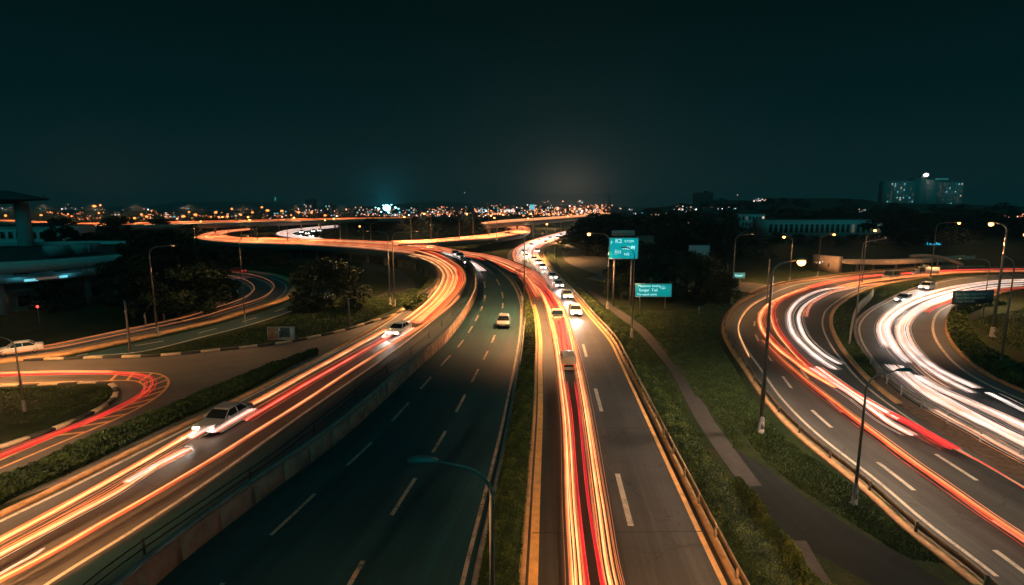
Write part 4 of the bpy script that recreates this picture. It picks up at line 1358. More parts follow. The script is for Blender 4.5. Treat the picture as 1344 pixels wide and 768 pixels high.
for i in range(46):
    x = (i * 61.7) % 470 - 30
    d = (150, 190, 240)[i % 3] * rng.uniform(.92, 1.1)
    if 255 < x < 470:
        d = rng.uniform(345, 420)
    if -30 < x < 60 and d < 170:
        d += 40
    plant('far', 0, 0, rng.uniform(6, 9), 'dark tree between round building and long flyover', 'trees before the long flyover', rng.uniform(1.0, 1.5), at=((x - 672) / FOC * d, d, 0))
for i in range(22):
    x = 470 + (i * 37.9) % 180
    d = rng.uniform(290, 420)
    plant('far', 0, 0, rng.uniform(6, 9.5), 'dark tree on the open ground behind the merge', 'trees behind the merge', rng.uniform(1.2, 1.8), at=((x - 672) / FOC * d, d, 0))


def hedge(name, L, Rr, h, n, leaf, label, wobble=0.25, mats=('leaf0', 'leaf1', 'leaf2'), cat='hedge'):
    """clipped planting between two lines on the ground: leaves over an uneven body"""
    L, Rr = np.asarray(L), np.asarray(Rr)
    m = len(L)
    seg = np.linalg.norm(np.diff(.5 * (L + Rr), axis=0), axis=1) * (np.linalg.norm(L - Rr, axis=1)[1:] + 2 * h)
    near = 1.0 / np.maximum(np.linalg.norm(.5 * (L + Rr)[1:], axis=1), 18.0) ** .8
    pr = seg * near
    i = rng.choice(m - 1, n, p=pr / pr.sum())
    t = rng.uniform(0, 1, n)[:, None]
    f = rng.uniform(-.06, 1.06, n)
    a = L[i] * (1 - t) + L[i + 1] * t
    b_ = Rr[i] * (1 - t) + Rr[i + 1] * t
    P = a * (1 - f[:, None]) + b_ * f[:, None]
    cx, cy = P[:, 0], P[:, 1]
    bumps = .5 + .25 * (np.sin(cx * 2.1 + 1.3 * np.sin(cy * .9)) * np.cos(cy * 1.7)) + .25 * np.sin(cx * 5.3 + cy * 3.1) * np.sin(cy * 4.7 - cx)
    dome = np.clip(1 - np.abs(2 * f - 1) ** 3.0, 0, 1)
    top = h * (.55 + .45 * dome) * (1 - wobble + wobble * 1.6 * bumps)
    side = rng.uniform(0, 1, n) < .3
    P[:, 2] += np.where(side & (np.abs(f - .5) > .38), rng.uniform(.02, 1, n), rng.uniform(.82, 1.08, n)) * top
    size = leaf * np.clip(np.linalg.norm(P[:, :2], axis=1) / 28.0, .85, 3.0)
    V = leaf_quads(P, size)
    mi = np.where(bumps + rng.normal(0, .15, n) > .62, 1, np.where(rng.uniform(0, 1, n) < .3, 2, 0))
    # body under the leaves
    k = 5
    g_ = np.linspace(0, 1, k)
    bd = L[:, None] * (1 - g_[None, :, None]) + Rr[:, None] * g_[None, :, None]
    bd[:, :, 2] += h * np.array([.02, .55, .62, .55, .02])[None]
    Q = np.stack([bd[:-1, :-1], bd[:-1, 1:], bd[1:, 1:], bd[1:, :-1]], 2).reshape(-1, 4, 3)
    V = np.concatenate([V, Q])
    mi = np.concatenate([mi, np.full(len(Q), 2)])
    o = quads_mesh(name, V, [M[k_] for k_ in mats], mi)
    return tag(o, label, cat)


def pair(st, z=0.0):
    q = crom([(a, b_, c, d) for a, b_, c, d in st], 10)
    return np.array([G(r[0], r[1], z) for r in q]), np.array([G(r[2], r[3], z) for r in q])


L_, R_ = pair([(1075, 930, 1150, 930), (984, 768, 1064, 768), (940, 690, 1000, 690), (899, 612, 938, 612), (872, 562, 902, 560), (843, 512, 868, 512), (823, 476, 843, 476), (806, 446, 823, 446), (779, 412, 792, 411), (760, 391, 771, 389), (741, 371, 750, 370), (727, 356, 736, 355), (719, 343, 729, 342), (716, 333, 728, 332), (722, 324, 733, 323.5)])
hedge('hedge', L_, R_, .62, 70000, .048, 'long clipped hedge lit green beside the main road guard rail', .3)
L_, R_ = pair([(1068, 800, 1110, 800), (1030, 745, 1062, 768), (1000, 700, 1040, 735), (978, 668, 1008, 690), (960, 640, 982, 655)])
hedge('hedge', L_, R_, 1.0, 22000, .05, 'rounded bushy hedge at the fork of the asphalt path', .5)
L_, R_ = vmed.L, vmed.Rt
a_, b_ = L_ * .86 + R_ * .14, L_ * .12 + R_ * .88
hedge('hedge', a_, b_, .5, 60000, .045, 'low planting filling the median between dark road and main road', .5)
L_, R_ = pair([(-60, 668, -60, 712), (0, 638, 0, 664), (82, 600, 110, 612), (137, 574, 205, 566), (223, 540, 290, 528), (262, 522, 336, 506), (336, 494, 380, 482), (410, 467, 418, 465)])
hedge('hedge', L_, R_, .8, 50000, .06, 'dark low hedge between slip road and walled carriageway', .35, ('leaf2', 'leaf0', 'leaf2'))
L_, R_ = pair([(1560, 600, 1600, 560), (1344, 513, 1344, 486), (1303, 493, 1320, 476), (1273, 472, 1290, 458), (1252, 449, 1275, 440), (1245, 430, 1268, 426), (1248, 415, 1270, 412), (1256, 405, 1290, 404), (1280, 400, 1320, 400)])
hedge('hedge', L_, R_, .9, 40000, .07, 'curving hedge round the inside of the inner curve', .4)
L_, R_ = pair([(540, 409, 530, 404), (562, 393, 548, 389), (577, 376, 562, 373), (580, 366, 566, 364)])
hedge('hedge', L_, R_, .9, 9000, .10, 'scrubby hedge on the bank outside the flyover bend', .5)


def grass(name, st, n, hgt, label, z=0.0):
    """grass blades over a verge"""
    L, Rr = pair(st, z)
    m = len(L)
    mid = .5 * (L + Rr)
    pr = np.linalg.norm(np.diff(mid, axis=0), axis=1) * np.linalg.norm(L - Rr, axis=1)[1:] / np.maximum(np.linalg.norm(mid[1:], axis=1), 15) ** 1.2
    i = rng.choice(m - 1, n, p=pr / pr.sum())
    t, f = rng.uniform(0, 1, n)[:, None], rng.uniform(0, 1, n)[:, None]
    P = (L[i] * (1 - t) + L[i + 1] * t) * (1 - f) + (Rr[i] * (1 - t) + Rr[i + 1] * t) * f
    clump = .5 + .5 * np.sin(P[:, 0] * .9 + 2 * np.sin(P[:, 1] * .31)) * np.sin(P[:, 1] * .7 + np.sin(P[:, 0] * .5))
    P = P[rng.uniform(0, 1, n) < .25 + .75 * clump]
    n = len(P)
    a = rng.uniform(0, 6.283, n)
    k = np.clip(np.linalg.norm(P, axis=1) / 30, .8, 2.5)
    w = rng.uniform(.015, .035, n) * k
    hh = hgt * rng.uniform(.5, 1.5, n)
    A = np.stack([np.cos(a) * w, np.sin(a) * w, np.zeros(n)], 1)
    T = P + np.stack([rng.normal(0, .5, n) * hh, rng.normal(0, .5, n) * hh, hh], 1)
    V = np.stack([P - A, P + A, T + A * .3, T - A * .3], 1)
    o = quads_mesh(name, V, [M['leaf0'], M['leaf1'], M['leaf2']], rng.choice(3, n, p=(.5, .2, .3)))
    return tag(o, label, 'grass', None, 'stuff')


grass('grass', [(1196, 735, 1240, 740), (1088, 668, 1170, 682), (1008, 608, 1105, 628), (968, 560, 1040, 582), (940, 520, 995, 535), (912, 480, 968, 490), (900, 450, 946, 455), (905, 420, 940, 425), (925, 400, 955, 404), (960, 388, 980, 390)], 90000, .10, 'short tufted grass on the verge before the wide curve')
grass('grass', [(962, 590, 985, 588), (958, 575, 968, 570), (908, 510, 925, 505), (878, 470, 888, 460), (846, 430, 856, 425), (812, 405, 820, 400)], 20000, .09, 'thin grass along the paved path')
grass('grass', [(905, 600, 925, 590), (880, 540, 905, 545), (846, 490, 880, 492), (828, 455, 850, 452), (800, 418, 828, 430), (778, 398, 798, 406)], 22000, .10, 'rough grass between hedge and paved path')
grass('grass', [(1150, 500, 1145, 478), (1105, 455, 1122, 445), (1094, 425, 1120, 425), (1100, 405, 1140, 402), (1120, 390, 1190, 380), (1165, 375, 1235, 369)], 24000, .12, 'dark grass on the median between the two curves', .07)
grass('grass', [(912, 520, 960, 540), (890, 480, 930, 492), (868, 450, 905, 455), (850, 425, 905, 425), (840, 410, 920, 408)], 22000, .12, 'dark lawn in front of the wide teal sign')
grass('grass', [(1400, 480, 1420, 430), (1330, 460, 1420, 420), (1290, 440, 1400, 410), (1275, 420, 1360, 402)], 14000, .12, 'dark lawn beyond the hedge of the inner curve')
grass('grass', [(10, 560, 0, 512), (60, 552, 60, 509), (110, 535, 115, 508), (140, 522, 145, 510)], 15000, .1, 'dark mown grass inside the U-turn', .22)
grass('grass', [(250, 458, 200, 464), (340, 450, 340, 428), (400, 444, 405, 408), (460, 430, 470, 395), (520, 405, 505, 388), (560, 386, 545, 378)], 40000, .12, 'dark rough grass between loop road and striped kerb')

# ------------------------------------------------------------------ vehicles
M['car_white'] = mat('white car paint', (0.72, 0.70, 0.68), 0.28, var=0.04, spec=0.6)
M['car_silver'] = mat('silver car paint', (0.36, 0.36, 0.36), 0.3, 0.4, var=0.05)
M['car_grey'] = mat('grey car paint', (0.16, 0.18, 0.19), 0.28, 0.3, var=0.05)
M['car_cream'] = mat('cream car paint', (0.66, 0.52, 0.38), 0.35, var=0.05)
M['car_red'] = mat('red car paint', (0.38, 0.03, 0.025), 0.3, var=0.05)
M['glass'] = mat('car glass', (0.012, 0.016, 0.018), 0.08, var=0.0, spec=0.8)
M['rim'] = mat('alloy rim', (0.4, 0.4, 0.4), 0.35, 0.8, var=0.1)
M['plate'] = mat('number plate', (0.6, 0.6, 0.55), 0.5, var=0.1)


def section(w, zb, zt, y, n=4):
    """a body cross-section with rounded shoulders and sills"""
    r = min(.14, (zt - zb) * .3)
    pts = []
    for cx, cz, a0 in ((w - r, zt - r, 0), (-w + r, zt - r, 90), (-w + r, zb + r, 180), (w - r, zb + r, 270)):
        for a in np.linspace(a0, a0 + 90, n):
            pts.append((cx + r * math.cos(R(a)), y, cz + r * math.sin(R(a))))
    return pts


def wheels(t, xs, ys, rad):
    for y in ys:
        for x in xs:
            mb = MB()
            a = np.linspace(0, 2 * math.pi, 20, endpoint=False)
            sg = 1 if x > 0 else -1
            mb.loft([[(x - .10 * sg, y + rad * math.cos(u) * q, rad + rad * math.sin(u) * q) if j == 0 else (x + (.10 if j < 3 else .085) * sg, y + rad * q * math.cos(u), rad + rad * q * math.sin(u)) for u in a]
                     for j, q in ((0, .96), (1, 1.0), (2, .97), (3, .66))])
            w = mb.build('wheel', M['black'], t)
            mb = MB()
            mb.lathe([(rad * .64, 0), (rad * .60, .02), (rad * .18, .03), (.02, .045)], (0, 0, 0), 14)
            o = mb.build('rim', M['rim'], w)
            o.rotation_euler = (0, R(90) * sg, 0)
            o.location = (x + .085 * sg, y, rad)


def car_proto(kind):
    t = thing('car', '', None)
    mb = MB()
    if kind == 'hatch':
        prof = [(-1.98, .66, .40, .72), (-1.93, .80, .26, .92), (-1.55, .87, .20, .98), (-.4, .89, .19, .97), (.75, .89, .19, .95), (1.25, .87, .20, .88), (1.75, .82, .24, .74), (1.95, .66, .34, .60)]
        cab, roof_, z0, z1 = (-1.85, 1.0), (-1.35, .25), .93, 1.48
    elif kind == 'sedan':
        prof = [(-2.25, .70, .40, .80), (-2.18, .84, .26, .94), (-1.5, .89, .20, .97), (-.4, .91, .19, .95), (.85, .91, .19, .93), (1.5, .88, .20, .84), (2.1, .82, .25, .72), (2.28, .68, .34, .58)]
        cab, roof_, z0, z1 = (-1.55, 1.05), (-.95, .30), .92, 1.42
    elif kind == 'van':
        prof = [(-2.3, .84, .35, 1.0), (-2.26, .92, .25, 1.12), (-1.0, .95, .22, 1.12), (1.0, .95, .22, 1.10), (1.6, .93, .22, 1.0), (2.15, .88, .26, .88), (2.35, .74, .36, .72)]
        cab, roof_, z0, z1 = (-2.26, 1.55), (-2.2, .75), 1.06, 2.0
    else:  # pickup
        prof = [(-2.45, .84, .45, .98), (-2.4, .90, .40, 1.02), (-.6, .92, .34, 1.02), (.9, .92, .32, 1.02), (1.5, .90, .32, .96), (2.2, .86, .34, .86), (2.42, .74, .42, .72)]
        cab, roof_, z0, z1 = (-.7, 1.15), (-.45, .55), .98, 1.62
    mb.loft([section(w, zb, zt, y) for y, w, zb, zt in prof])
    mb.build('body', M['car_white'], t, smooth=True)
    w0 = max(p[1] for p in prof) - .06
    w1 = w0 * .78 if kind != 'van' else w0 * .93

    def ring(y0, y1, w, z, n=3):
        r = .14
        pts = []
        for cx, cy, a0 in ((w - r, y1 - r, 0), (-w + r, y1 - r, 90), (-w + r, y0 + r, 180), (w - r, y0 + r, 270)):
            for a in np.linspace(a0, a0 + 90, n):
                pts.append((cx + r * math.cos(R(a)), cy + r * math.sin(R(a)), z))
        return pts
    g = MB().loft([ring(*cab, w0, z0 - .03), ring(cab[0] * .4 + roof_[0] * .6, cab[1] * .4 + roof_[1] * .6, w0 * .4 + w1 * .6, z0 + (z1 - z0) * .62), ring(*roof_, w1, z1 - .05)], caps=False)
    g.build('windows', M['glass'], t, smooth=True)
    rf = MB().loft([ring(roof_[0] - .08, roof_[1] + .1, w1 + .015, z1 - .07), ring(roof_[0] - .02, roof_[1] + .03, w1 - .01, z1), ring(roof_[0] + .25, roof_[1] - .2, w1 - .2, z1 + .03)])
    rf.build('roof', M['car_white'], t, smooth=True)
    pl = MB()
    for sx in (-1, 1):
        for (ya, yb) in ((cab[1] - .02, roof_[1] + .02), (cab[0] + .03, roof_[0] - .01), ((cab[0] + cab[1]) / 2 - .1, (roof_[0] + roof_[1]) / 2)):
            pl.tube([(sx * (w0 + .005), ya, z0), (sx * (w0 * .4 + w1 * .6 + .012), ya * .4 + yb * .6, z0 + (z1 - z0) * .62), (sx * (w1 + .01), yb, z1 - .05)], .035, 5)
    pl.build('pillar', M['car_white'], t)
    yf, yb = prof[-1][0], prof[0][0]
    zf, zr = (prof[-1][3] + prof[-1][2]) / 2 + .1, prof[0][3] - .08
    for sx in (-1, 1):
        MB().box((sx * .56, yf - .03, zf + .02), (.44, .18, .22)).build('headlight', M['head'], t)
        MB().box((sx * .60, yb + .03, zr), (.30, .12, .16)).build('tail_light', M['tail'], t)
        MB().box((sx * (w0 + .13), cab[1] - .25, z0 + .08), (.16, .12, .13)).build('mirror', M['car_white'], t)
    MB().box((0, yf - .01, .36), (1.25, .08, .16)).build('grille', M['dark_metal'], t)
    MB().box((0, yb - .005, .62), (.50, .03, .12)).build('number_plate', M['plate'], t)
    wheels(t, (-w0 + .06, w0 - .06), (prof[0][0] + .85, prof[-1][0] - .85), .32 if kind != 'pickup' else .38)
    if kind == 'pickup':
        MB().box((0, -1.6, 1.025), (1.5, 1.5, .02)).build('load_bed', M['black'], t)
    return t


CARS = {k: car_proto(k) for k in ('hatch', 'sedan', 'van', 'pickup')}
first_car = set()


def car(kind, p, q, label, paint='car_white', z=0.0, lights=(True, True), group=None, name=None, cat='car', beam=0.0, s=1.0):
    """p: where it stands, q: a point further along the way it faces (both traced in the photograph)"""
    o = CARS[kind]
    if kind in first_car:
        o = copy_tree(o)
    first_car.add(kind)
    zz = z if not callable(z) else z(p[1])
    P, Q = G(p[0], p[1], zz), G(q[0], q[1], zz if not callable(z) else z(q[1]))
    d = Q - P
    o.location = P + np.array((0, 0, .035))
    o.scale = (s, s, s)
    o.rotation_euler = (0, 0, math.atan2(-d[0], d[1]))
    o.name = name or 'car'
    tag(o, label, cat, group)
    for ch in o.children:
        b = ch.name.split('.')[0]
        m_ = {'body': paint, 'roof': paint, 'pillar': paint, 'mirror': paint, 'headlight': 'head' if lights[0] else 'rim', 'tail_light': 'tail' if lights[1] else 'tail_off'}.get(b)
        if m_:
            ch.material_slots[0].link = 'OBJECT'
            ch.material_slots[0].material = M[m_]
    if beam:
        u = d / np.linalg.norm(d)
        spot(tuple(P + u * 2.6 + np.array((0, 0, .75))), beam, (1.0, .86, .72), 70, .08, .8, tuple(P + u * 16), 'headlight_beam')
    return o


car('hatch', (661, 428), (650, 480), 'silver hatchback alone on the dark road', 'car_silver', zmid, (False, False))
car('sedan', (613, 346.5), (623, 357), 'white car first in line entering the dark road', 'car_white', 3.5, group='cars entering the dark road', beam=2500)
car('hatch', (604, 339.5), (612, 345), 'white car second in line entering the dark road', 'car_white', 3.5, group='cars entering the dark road')
car('hatch', (598, 336.5), (604, 339.5), 'white car at the back of the line entering the dark road', 'car_white', 3.5, group='cars entering the dark road')
car('sedan', (524, 438), (480, 462), 'white car among orange trails on the walled carriageway', 'car_white', 0, beam=3000)
car('sedan', (296, 558), (230, 596), 'grey car between white streaks on the walled carriageway', 'car_silver', 0, beam=3000)
car('pickup', (731, 421), (722, 395), 'cream pickup ahead of the van on the main road', 'car_cream', 0, name='pickup_truck', cat='pickup')
car('van', (745, 482), (735, 440), 'cream topped van with red lights on the main road', 'car_cream', 0, name='van', cat='van', s=.78)
car('hatch', (755, 413), (770, 450), 'white car leading the oncoming queue on the main road', 'car_white', 0, beam=2500)
qs = [((744, 391), (757, 412), 'second white car of the oncoming queue, just behind the leader'), ((733, 377), (745, 392), 'third white car of the oncoming queue'), ((725, 366), (734, 377), 'fourth white car of the oncoming queue')]
for i, (p, q, lab) in enumerate(qs):
    car(('sedan', 'hatch', 'sedan')[i], p, q, lab, 'car_white', 0, group='cars in the oncoming queue', beam=2200)
more = [((712, 353), (718, 362)), ((707, 347), (711, 354)), ((690, 339), (692, 347)), ((688, 333), (689, 340)), ((701, 343), (705, 350)), ((697, 324), (692, 329)), ((705, 331), (702, 337)), ((708, 318.5), (698, 323)), ((716, 320), (708, 325)),
        ((722, 314.5), (710, 319)), ((732, 313.5), (722, 317)), ((736, 310), (724, 313.5)), ((745, 309), (735, 312)), ((752, 306), (740, 309)), ((760, 304.5), (749, 307.5)), ((768, 302), (757, 305))]
for i, (p, q) in enumerate(more):
    car(('sedan', 'hatch', 'hatch')[i % 3], p, q, 'white car far back in the oncoming queue', 'car_white', 0, group='cars far back in the oncoming queue', beam=2500)
for p, q in (((404, 308), (398, 311)), ((396, 306), (390, 309)), ((408, 312), (416, 314)), ((392, 311), (400, 313)), ((412, 305), (402, 307)), ((420, 304), (410, 306))):
    car('hatch', p, q, 'white car in the jam on the far ramp', 'car_white', 3.55, group='cars in the jam on the far ramp')
car('sedan', (26, 464), (-20, 470), 'white car seen from its side on the loop road', 'car_white', 0, (False, False), s=.92)
spot(tuple(G(20, 470, 7.0)), 2500, (1, .6, .35), 120)  # added fill without a fixture, brightens the white car
car('sedan', (310, 359), (250, 357), 'small car with glowing red lights on the loop road', 'car_red', 0)
spot(tuple(G(318, 360, 1.0)), 400, (1, .3, .3), 150, aim=tuple(G(308, 358, .6)))  # added red fill without a fixture, behind the small car
car('van', (1169, 367), (1100, 376), 'dark van in the red trail at the top of the curve', 'car_grey', 0, (False, True), name='van', cat='van')
car('hatch', (1216, 380), (1170, 392), 'white car at the top of the inner curve near the median', 'car_white', 0, beam=2500)
car('sedan', (1186, 396), (1150, 410), 'white car at the head of the white trails of the inner curve', 'car_white', 0, beam=2500)

# lorry at the top of the wide curve
vr = [o for o in COL.objects if o.get('label') == 'cream topped van with red lights on the main road'][0]
rd = MB().loft([section(.86, 1.0, 1.98, -2.20), section(.88, .98, 2.0, -2.27), section(.84, 1.0, 1.96, -2.33)])
MB().box((0, -2.34, .82), (1.3, .05, .26)).build('bumper', M['black'], vr)
rd.build('rear_door', M['car_cream'], vr, smooth=True)

t = thing('lorry', 'white lorry under the dark gantry sign at the top of the curve', 'lorry', tuple(G(1212, 362.5)), R(74))
t.scale = (.72, .72, .72)
for y, w, l_, nm, mt in ((-1.2, 2.3, 5.2, 'cargo_box', 'car_white'),):
    MB().box((0, y, 1.95), (w, l_, 2.1)).box((0, y, .8), (w * .8, l_, .2)).build(nm, M[mt], t)
MB().loft([section(1.05, .5, 1.5, 1.6), section(1.08, .45, 2.2, 1.7), section(1.08, .45, 2.2, 2.4), section(1.04, .45, 1.5, 3.1), section(1.0, .5, 1.3, 3.25)]).build('cab', M['car_white'], t)
MB().box((0, 2.84, 1.85), (1.8, .05, .6), rx=.45).build('windscreen', M['glass'], t)
wheels(t, (-1.0, 1.0), (-2.9, 2.3), .45)
for sx in (-1, 1):
    MB().box((sx * .7, 3.26, .8), (.3, .08, .18)).build('headlight', M['head'], t)
    MB().box((sx * .85, -3.83, .9), (.3, .06, .16)).build('tail_light', M['tail'], t)

# ------------------------------------------------------------------ signs
M['teal'] = emit('backlit teal panel', (0.0, 0.30, 0.34), 1.0)
M['teal2'] = emit('backlit green teal panel', (0.0, 0.235, 0.245), 1.0)
M['teal3'] = emit('dim teal panel', (0.03, 0.24, 0.26), 0.8)
M['teal4'] = mat('dark blue sign panel', (0.012, 0.10, 0.14), 0.5, var=.3)
M['letter'] = emit('lit lettering', (0.55, 0.95, 0.95), 0.9)
M['letter_dim'] = mat('dull lettering', (0.25, 0.40, 0.42), 0.6)
M['cyan'] = emit('cyan neon', (0.05, 0.62, 0.95), 1.3)
M['board'] = mat('white board', (0.50, 0.48, 0.46), 0.7, var=.15)
M['board_ink'] = mat('faded ink', (0.10, 0.10, 0.11), 0.7)
M['rust_panel'] = mat('orange poster', (0.42, 0.20, 0.10), 0.8, var=.5, scale=2.5)
M['poster_dark'] = mat('dark poster', (0.06, 0.08, 0.07), 0.8, var=.6, scale=3)


def text(body, size, loc, parent, mt, sx=1.0):
    c = bpy.data.curves.new('lettering', 'FONT')
    c.body = body
    c.size = size
    c.extrude = .015
    c.align_x = 'LEFT'
    c.materials.append(M[mt])
    o = bpy.data.objects.new('lettering', c)
    COL.objects.link(o)
    o.parent = parent
    o.location = loc
    o.scale = (sx, 1, 1)
    o.rotation_euler = (R(90), 0, 0)
    me = bpy.data.meshes.new_from_object(o)
    q = bpy.data.objects.new('lettering', me)
    COL.objects.link(q)
    q.parent, q.location, q.scale, q.rotation_euler = parent, o.location, o.scale, o.rotation_euler
    bpy.data.objects.remove(o)
    return q


def sign(px, py, wpx, hpx, base_y, label, panel, d=None, rz=0.0, posts=(-.35, .35), post_r=.07, name='road_sign', cat='sign', frame='steel', texts=()):
    if d is None:
        g0 = G(px, base_y)
    else:
        g0 = np.array(((px - 672) / FOC * d, d, 0.0))
    dist = g0[1]
    dep = dist * CT + 8 * ST
    w, h = wpx / FOC * dep, hpx / FOC * dep
    zc = CAM_H - dist * math.tan(math.atan((py - 384) / FOC) + PITCH)
    x = (px - 672) / FOC * (dist * CT + (CAM_H - zc) * ST)
    t = thing(name, label, cat, (x, dist, 0), rz)
    bd = MB().box((0, 0, zc), (w, .12, h)).build('panel', M[panel], t)
    fr = MB()
    for a, b_, c_, d_ in ((0, h / 2, w + .12, .09), (0, -h / 2, w + .12, .09), (w / 2, 0, .09, h), (-w / 2, 0, .09, h)):
        fr.box((a, 0, zc + b_), (c_, .17, d_))
    fr.build('frame', M[frame], t)
    for f in posts:
        MB().lathe([(post_r, -.2), (post_r, zc + (h * .4))], (f * w, .12 + post_r, 0), 8).build('post', M['pole'], t)
    for body, sz, u, v, mt, sx in texts:
        text(body, sz * h, ((u - .5) * w, -.075, zc + (.5 - v) * h), t, mt, sx)
    return t, w, h, zc


sign(818.5, 326, 38, 27.5, 402, 'tall bright teal direction sign high above the trees', 'teal', posts=(-.3, .3), post_r=.14, texts=(
    ('F', .22, .05, .30, 'letter', .8), ('K2', .26, .20, .24, 'letter', 1.1), ('KT29', .14, .52, .21, 'letter', 1.2), ('P', .13, .80, .21, 'letter', 1), ('NO1!', .24, .46, .56, 'letter', 1), ('N', .24, .76, .52, 'letter', 1),
    ('R55', .20, .19, .74, 'letter', 1), ('N5', .18, .52, .84, 'letter', 1.1), ('\u2014', .12, .19, .82, 'letter', 1), ('\u2014', .10, .2, .58, 'letter', 1.0)))
sign(857.5, 381, 48, 17.5, 406, 'wide green teal sign on two posts in front of the trees', 'teal2', post_r=.08, texts=(
    ('Maclamor timilny \u2014', .22, .08, .24, 'letter', 1.1), ('Sungei  Tuil.', .30, .10, .58, 'letter', 1.0), ('Tugur', .18, .68, .38, 'letter', 1.0), ('The sapolt catrie', .22, .05, .88, 'letter', 1.0)))
sign(961, 361.5, 33, 7, 392, 'small teal sign half hidden by its lamp post', 'teal3', post_r=.06, texts=(('Ampeng  Kivor', .62, .10, .72, 'letter', 1.0),))
sign(1277, 390, 60, 17, 416, 'dark blue sign board beside the inner curve', 'teal4', rz=R(8), post_r=.1, frame='dark_metal', texts=(
    ('Jalen Utanr Selepas Kotr', .26, .05, .34, 'letter_dim', 1.05), ('Mesra Banir Lumpor Sir', .26, .05, .62, 'letter_dim', 1.05), ('Tengk Purin Alor', .24, .08, .88, 'letter_dim', 1.0)))
sign(917.5, 333, 27, 22, 349, 'white billboard on legs among the dark trees', 'board', posts=(-.38, -.2, .35), post_r=.12, name='billboard', cat='billboard', texts=(('l \u2014\u2014\u2014\u2014', .2, .28, .33, 'board_ink', 1), ('\u2014\u2014\u2014\u2014\u2014', .14, .12, .58, 'board_ink', 1.1), ('\u2014\u2014\u2014\u2014\u2014', .12, .12, .85, 'board_ink', 1.1)))
t, w, h, zc = sign(369, 437.5, 35, 17, 450, 'low hoarding with orange and dark posters by the striped kerb', 'board', posts=(-.4, .4), post_r=.06, name='billboard', cat='billboard')
MB().box((-w * .29, -.075, zc), (w * .38, .02, h * .9)).build('poster', M['rust_panel'], t)
MB().box((w * .16, -.075, zc + h * .08), (w * .36, .02, h * .74)).build('poster', M['poster_dark'], t)
MB().box((-w * .04, -.08, zc - h * .1), (w * .06, .02, h * .6)).build('poster', M['teal4'], t)
text('ORY', h * .2, (-w * .3, -.1, zc + h * .22), t, 'board_ink')
spot(tuple(G(372, 462, 5.5)), 700, (1, .55, .28), 100, aim=tuple(G(369, 441, 1.0)))  # added fill without a fixture, brightens the posters
# gantry-like boards near the grove
sign(818, 306, 30, 7, 0, 'dim slatted board over the grove behind the tall teal sign', 'board', d=170, posts=(-.3, .3), post_r=.15, name='billboard', cat='billboard')
sign(846, 323, 24, 28, 0, 'dark blank board beside the tall teal sign', 'poster_dark', d=120, posts=(-.3, .3), post_r=.12, name='billboard', cat='billboard', frame='dark_metal')
sign(1213, 352, 9, 9, 363, 'small dark sign board above the white lorry', 'poster_dark', posts=(-.4, .4), post_r=.08, frame='dark_metal')

# ------------------------------------------------------------------ buildings
M['facade'] = mat('grey render', (0.38, 0.37, 0.36), 0.85, var=.2, scale=.4)
M['facade_pale'] = mat('pale render', (0.55, 0.52, 0.50), 0.85, var=.2, scale=.3)
M['facade_dark'] = mat('dark render', (0.06, 0.07, 0.075), 0.85, var=.25, scale=.3)
M['facade_blue'] = mat('blue grey render', (0.20, 0.46, 0.52), 0.8, var=.3, scale=.5)
M['roofing'] = mat('roof felt', (0.05, 0.05, 0.05), 0.9)
M['pane_dark'] = mat('dark window', (0.01, 0.014, 0.016), 0.1)
M['pane_warm'] = emit('lit warm window', (1.0, 0.70, 0.50), 0.9)
M['pane_dim'] = emit('dim window', (0.5, 0.38, 0.30), 0.16)
M['pane_cyan'] = emit('lit cyan window', (0.25, 0.85, 1.0), 0.8)
M['beacon'] = emit('roof beacon', (1.0, 0.85, 0.78), 6.0)
M['flood'] = emit('floodlight', (0.35, 0.92, 1.0), 7.0)
M['red_lamp'] = emit('red lamp', (1.0, 0.05, 0.04), 5.0)
M['green_dim'] = emit('faint green lamp', (0.04, 0.30, 0.24), 0.35)
M['green_lamp'] = emit('green lamp', (0.05, 0.55, 0.40), 1.2)


def at(px, d, z=0.0):
    return np.array(((px - 672) / FOC * d * 1.0 * (CT + 0), d, z))


def zat(py, d):
    return CAM_H - d * math.tan(math.atan((py - 384) / FOC) + PITCH)


def building(px0, px1, ytop, d, depth, label, wall='facade', rows=0, cols=0, lit=.1, rz=0.0, name='building', cat='building', panes=('pane_warm', 'pane_cyan', 'pane_dim'), ybase=None):
    """a block with parapet, roof plant and recessed windows, each window a part"""
    a, b_ = (px0 - 672) / FOC * d, (px1 - 672) / FOC * d
    w, H = b_ - a, zat(ytop, d)
    t = thing(name, label, cat, ((a + b_) / 2, d + depth / 2, 0), rz)
    MB().box((0, 0, H / 2), (w, depth, H)).box((0, -depth / 2 - .06, H * .985), (w + .2, .12, H * .03)).build('wall', M[wall], t)
    MB().box((0, 0, H + .1), (w * .98, depth * .96, .2)).box((w * .2, 0, H + .2 + H * .03), (w * .22, depth * .4, H * .06)).build('roof', M['roofing'], t)
    if rows:
        cw, rh = w / cols, H * .88 / rows
        first = {}
        for r_ in range(rows):
            for c_ in range(cols):
                u = rng.uniform()
                m_ = panes[0] if u < lit * .5 else panes[1] if u < lit * .7 else panes[2] if u < lit else 'pane_dark'
                x, z = -w / 2 + (c_ + .5) * cw, H * .07 + (r_ + .5) * rh
                if m_ not in first:
                    mb = MB().box((0, 0, 0), (cw * .55, .12, rh * .5)).box((0, -.08, -rh * .27), (cw * .62, .2, rh * .06))
                    first[m_] = mb.build('window', M[m_], t)
                    o = first[m_]
                else:
                    o = first[m_].copy()
                    COL.objects.link(o)
                    o.parent = t
                o.location = (x, -depth / 2 - .05, z)
    return t, w, H


# tower block on the skyline with its beacon
d = 700
t = thing('apartment_tower', 'large apartment slab on the skyline with a bright beacon on its roof', 'building', ((1200 - 672) / FOC * d, d, 0))
px = d / FOC


def hz(y):
    return zat(y, d)


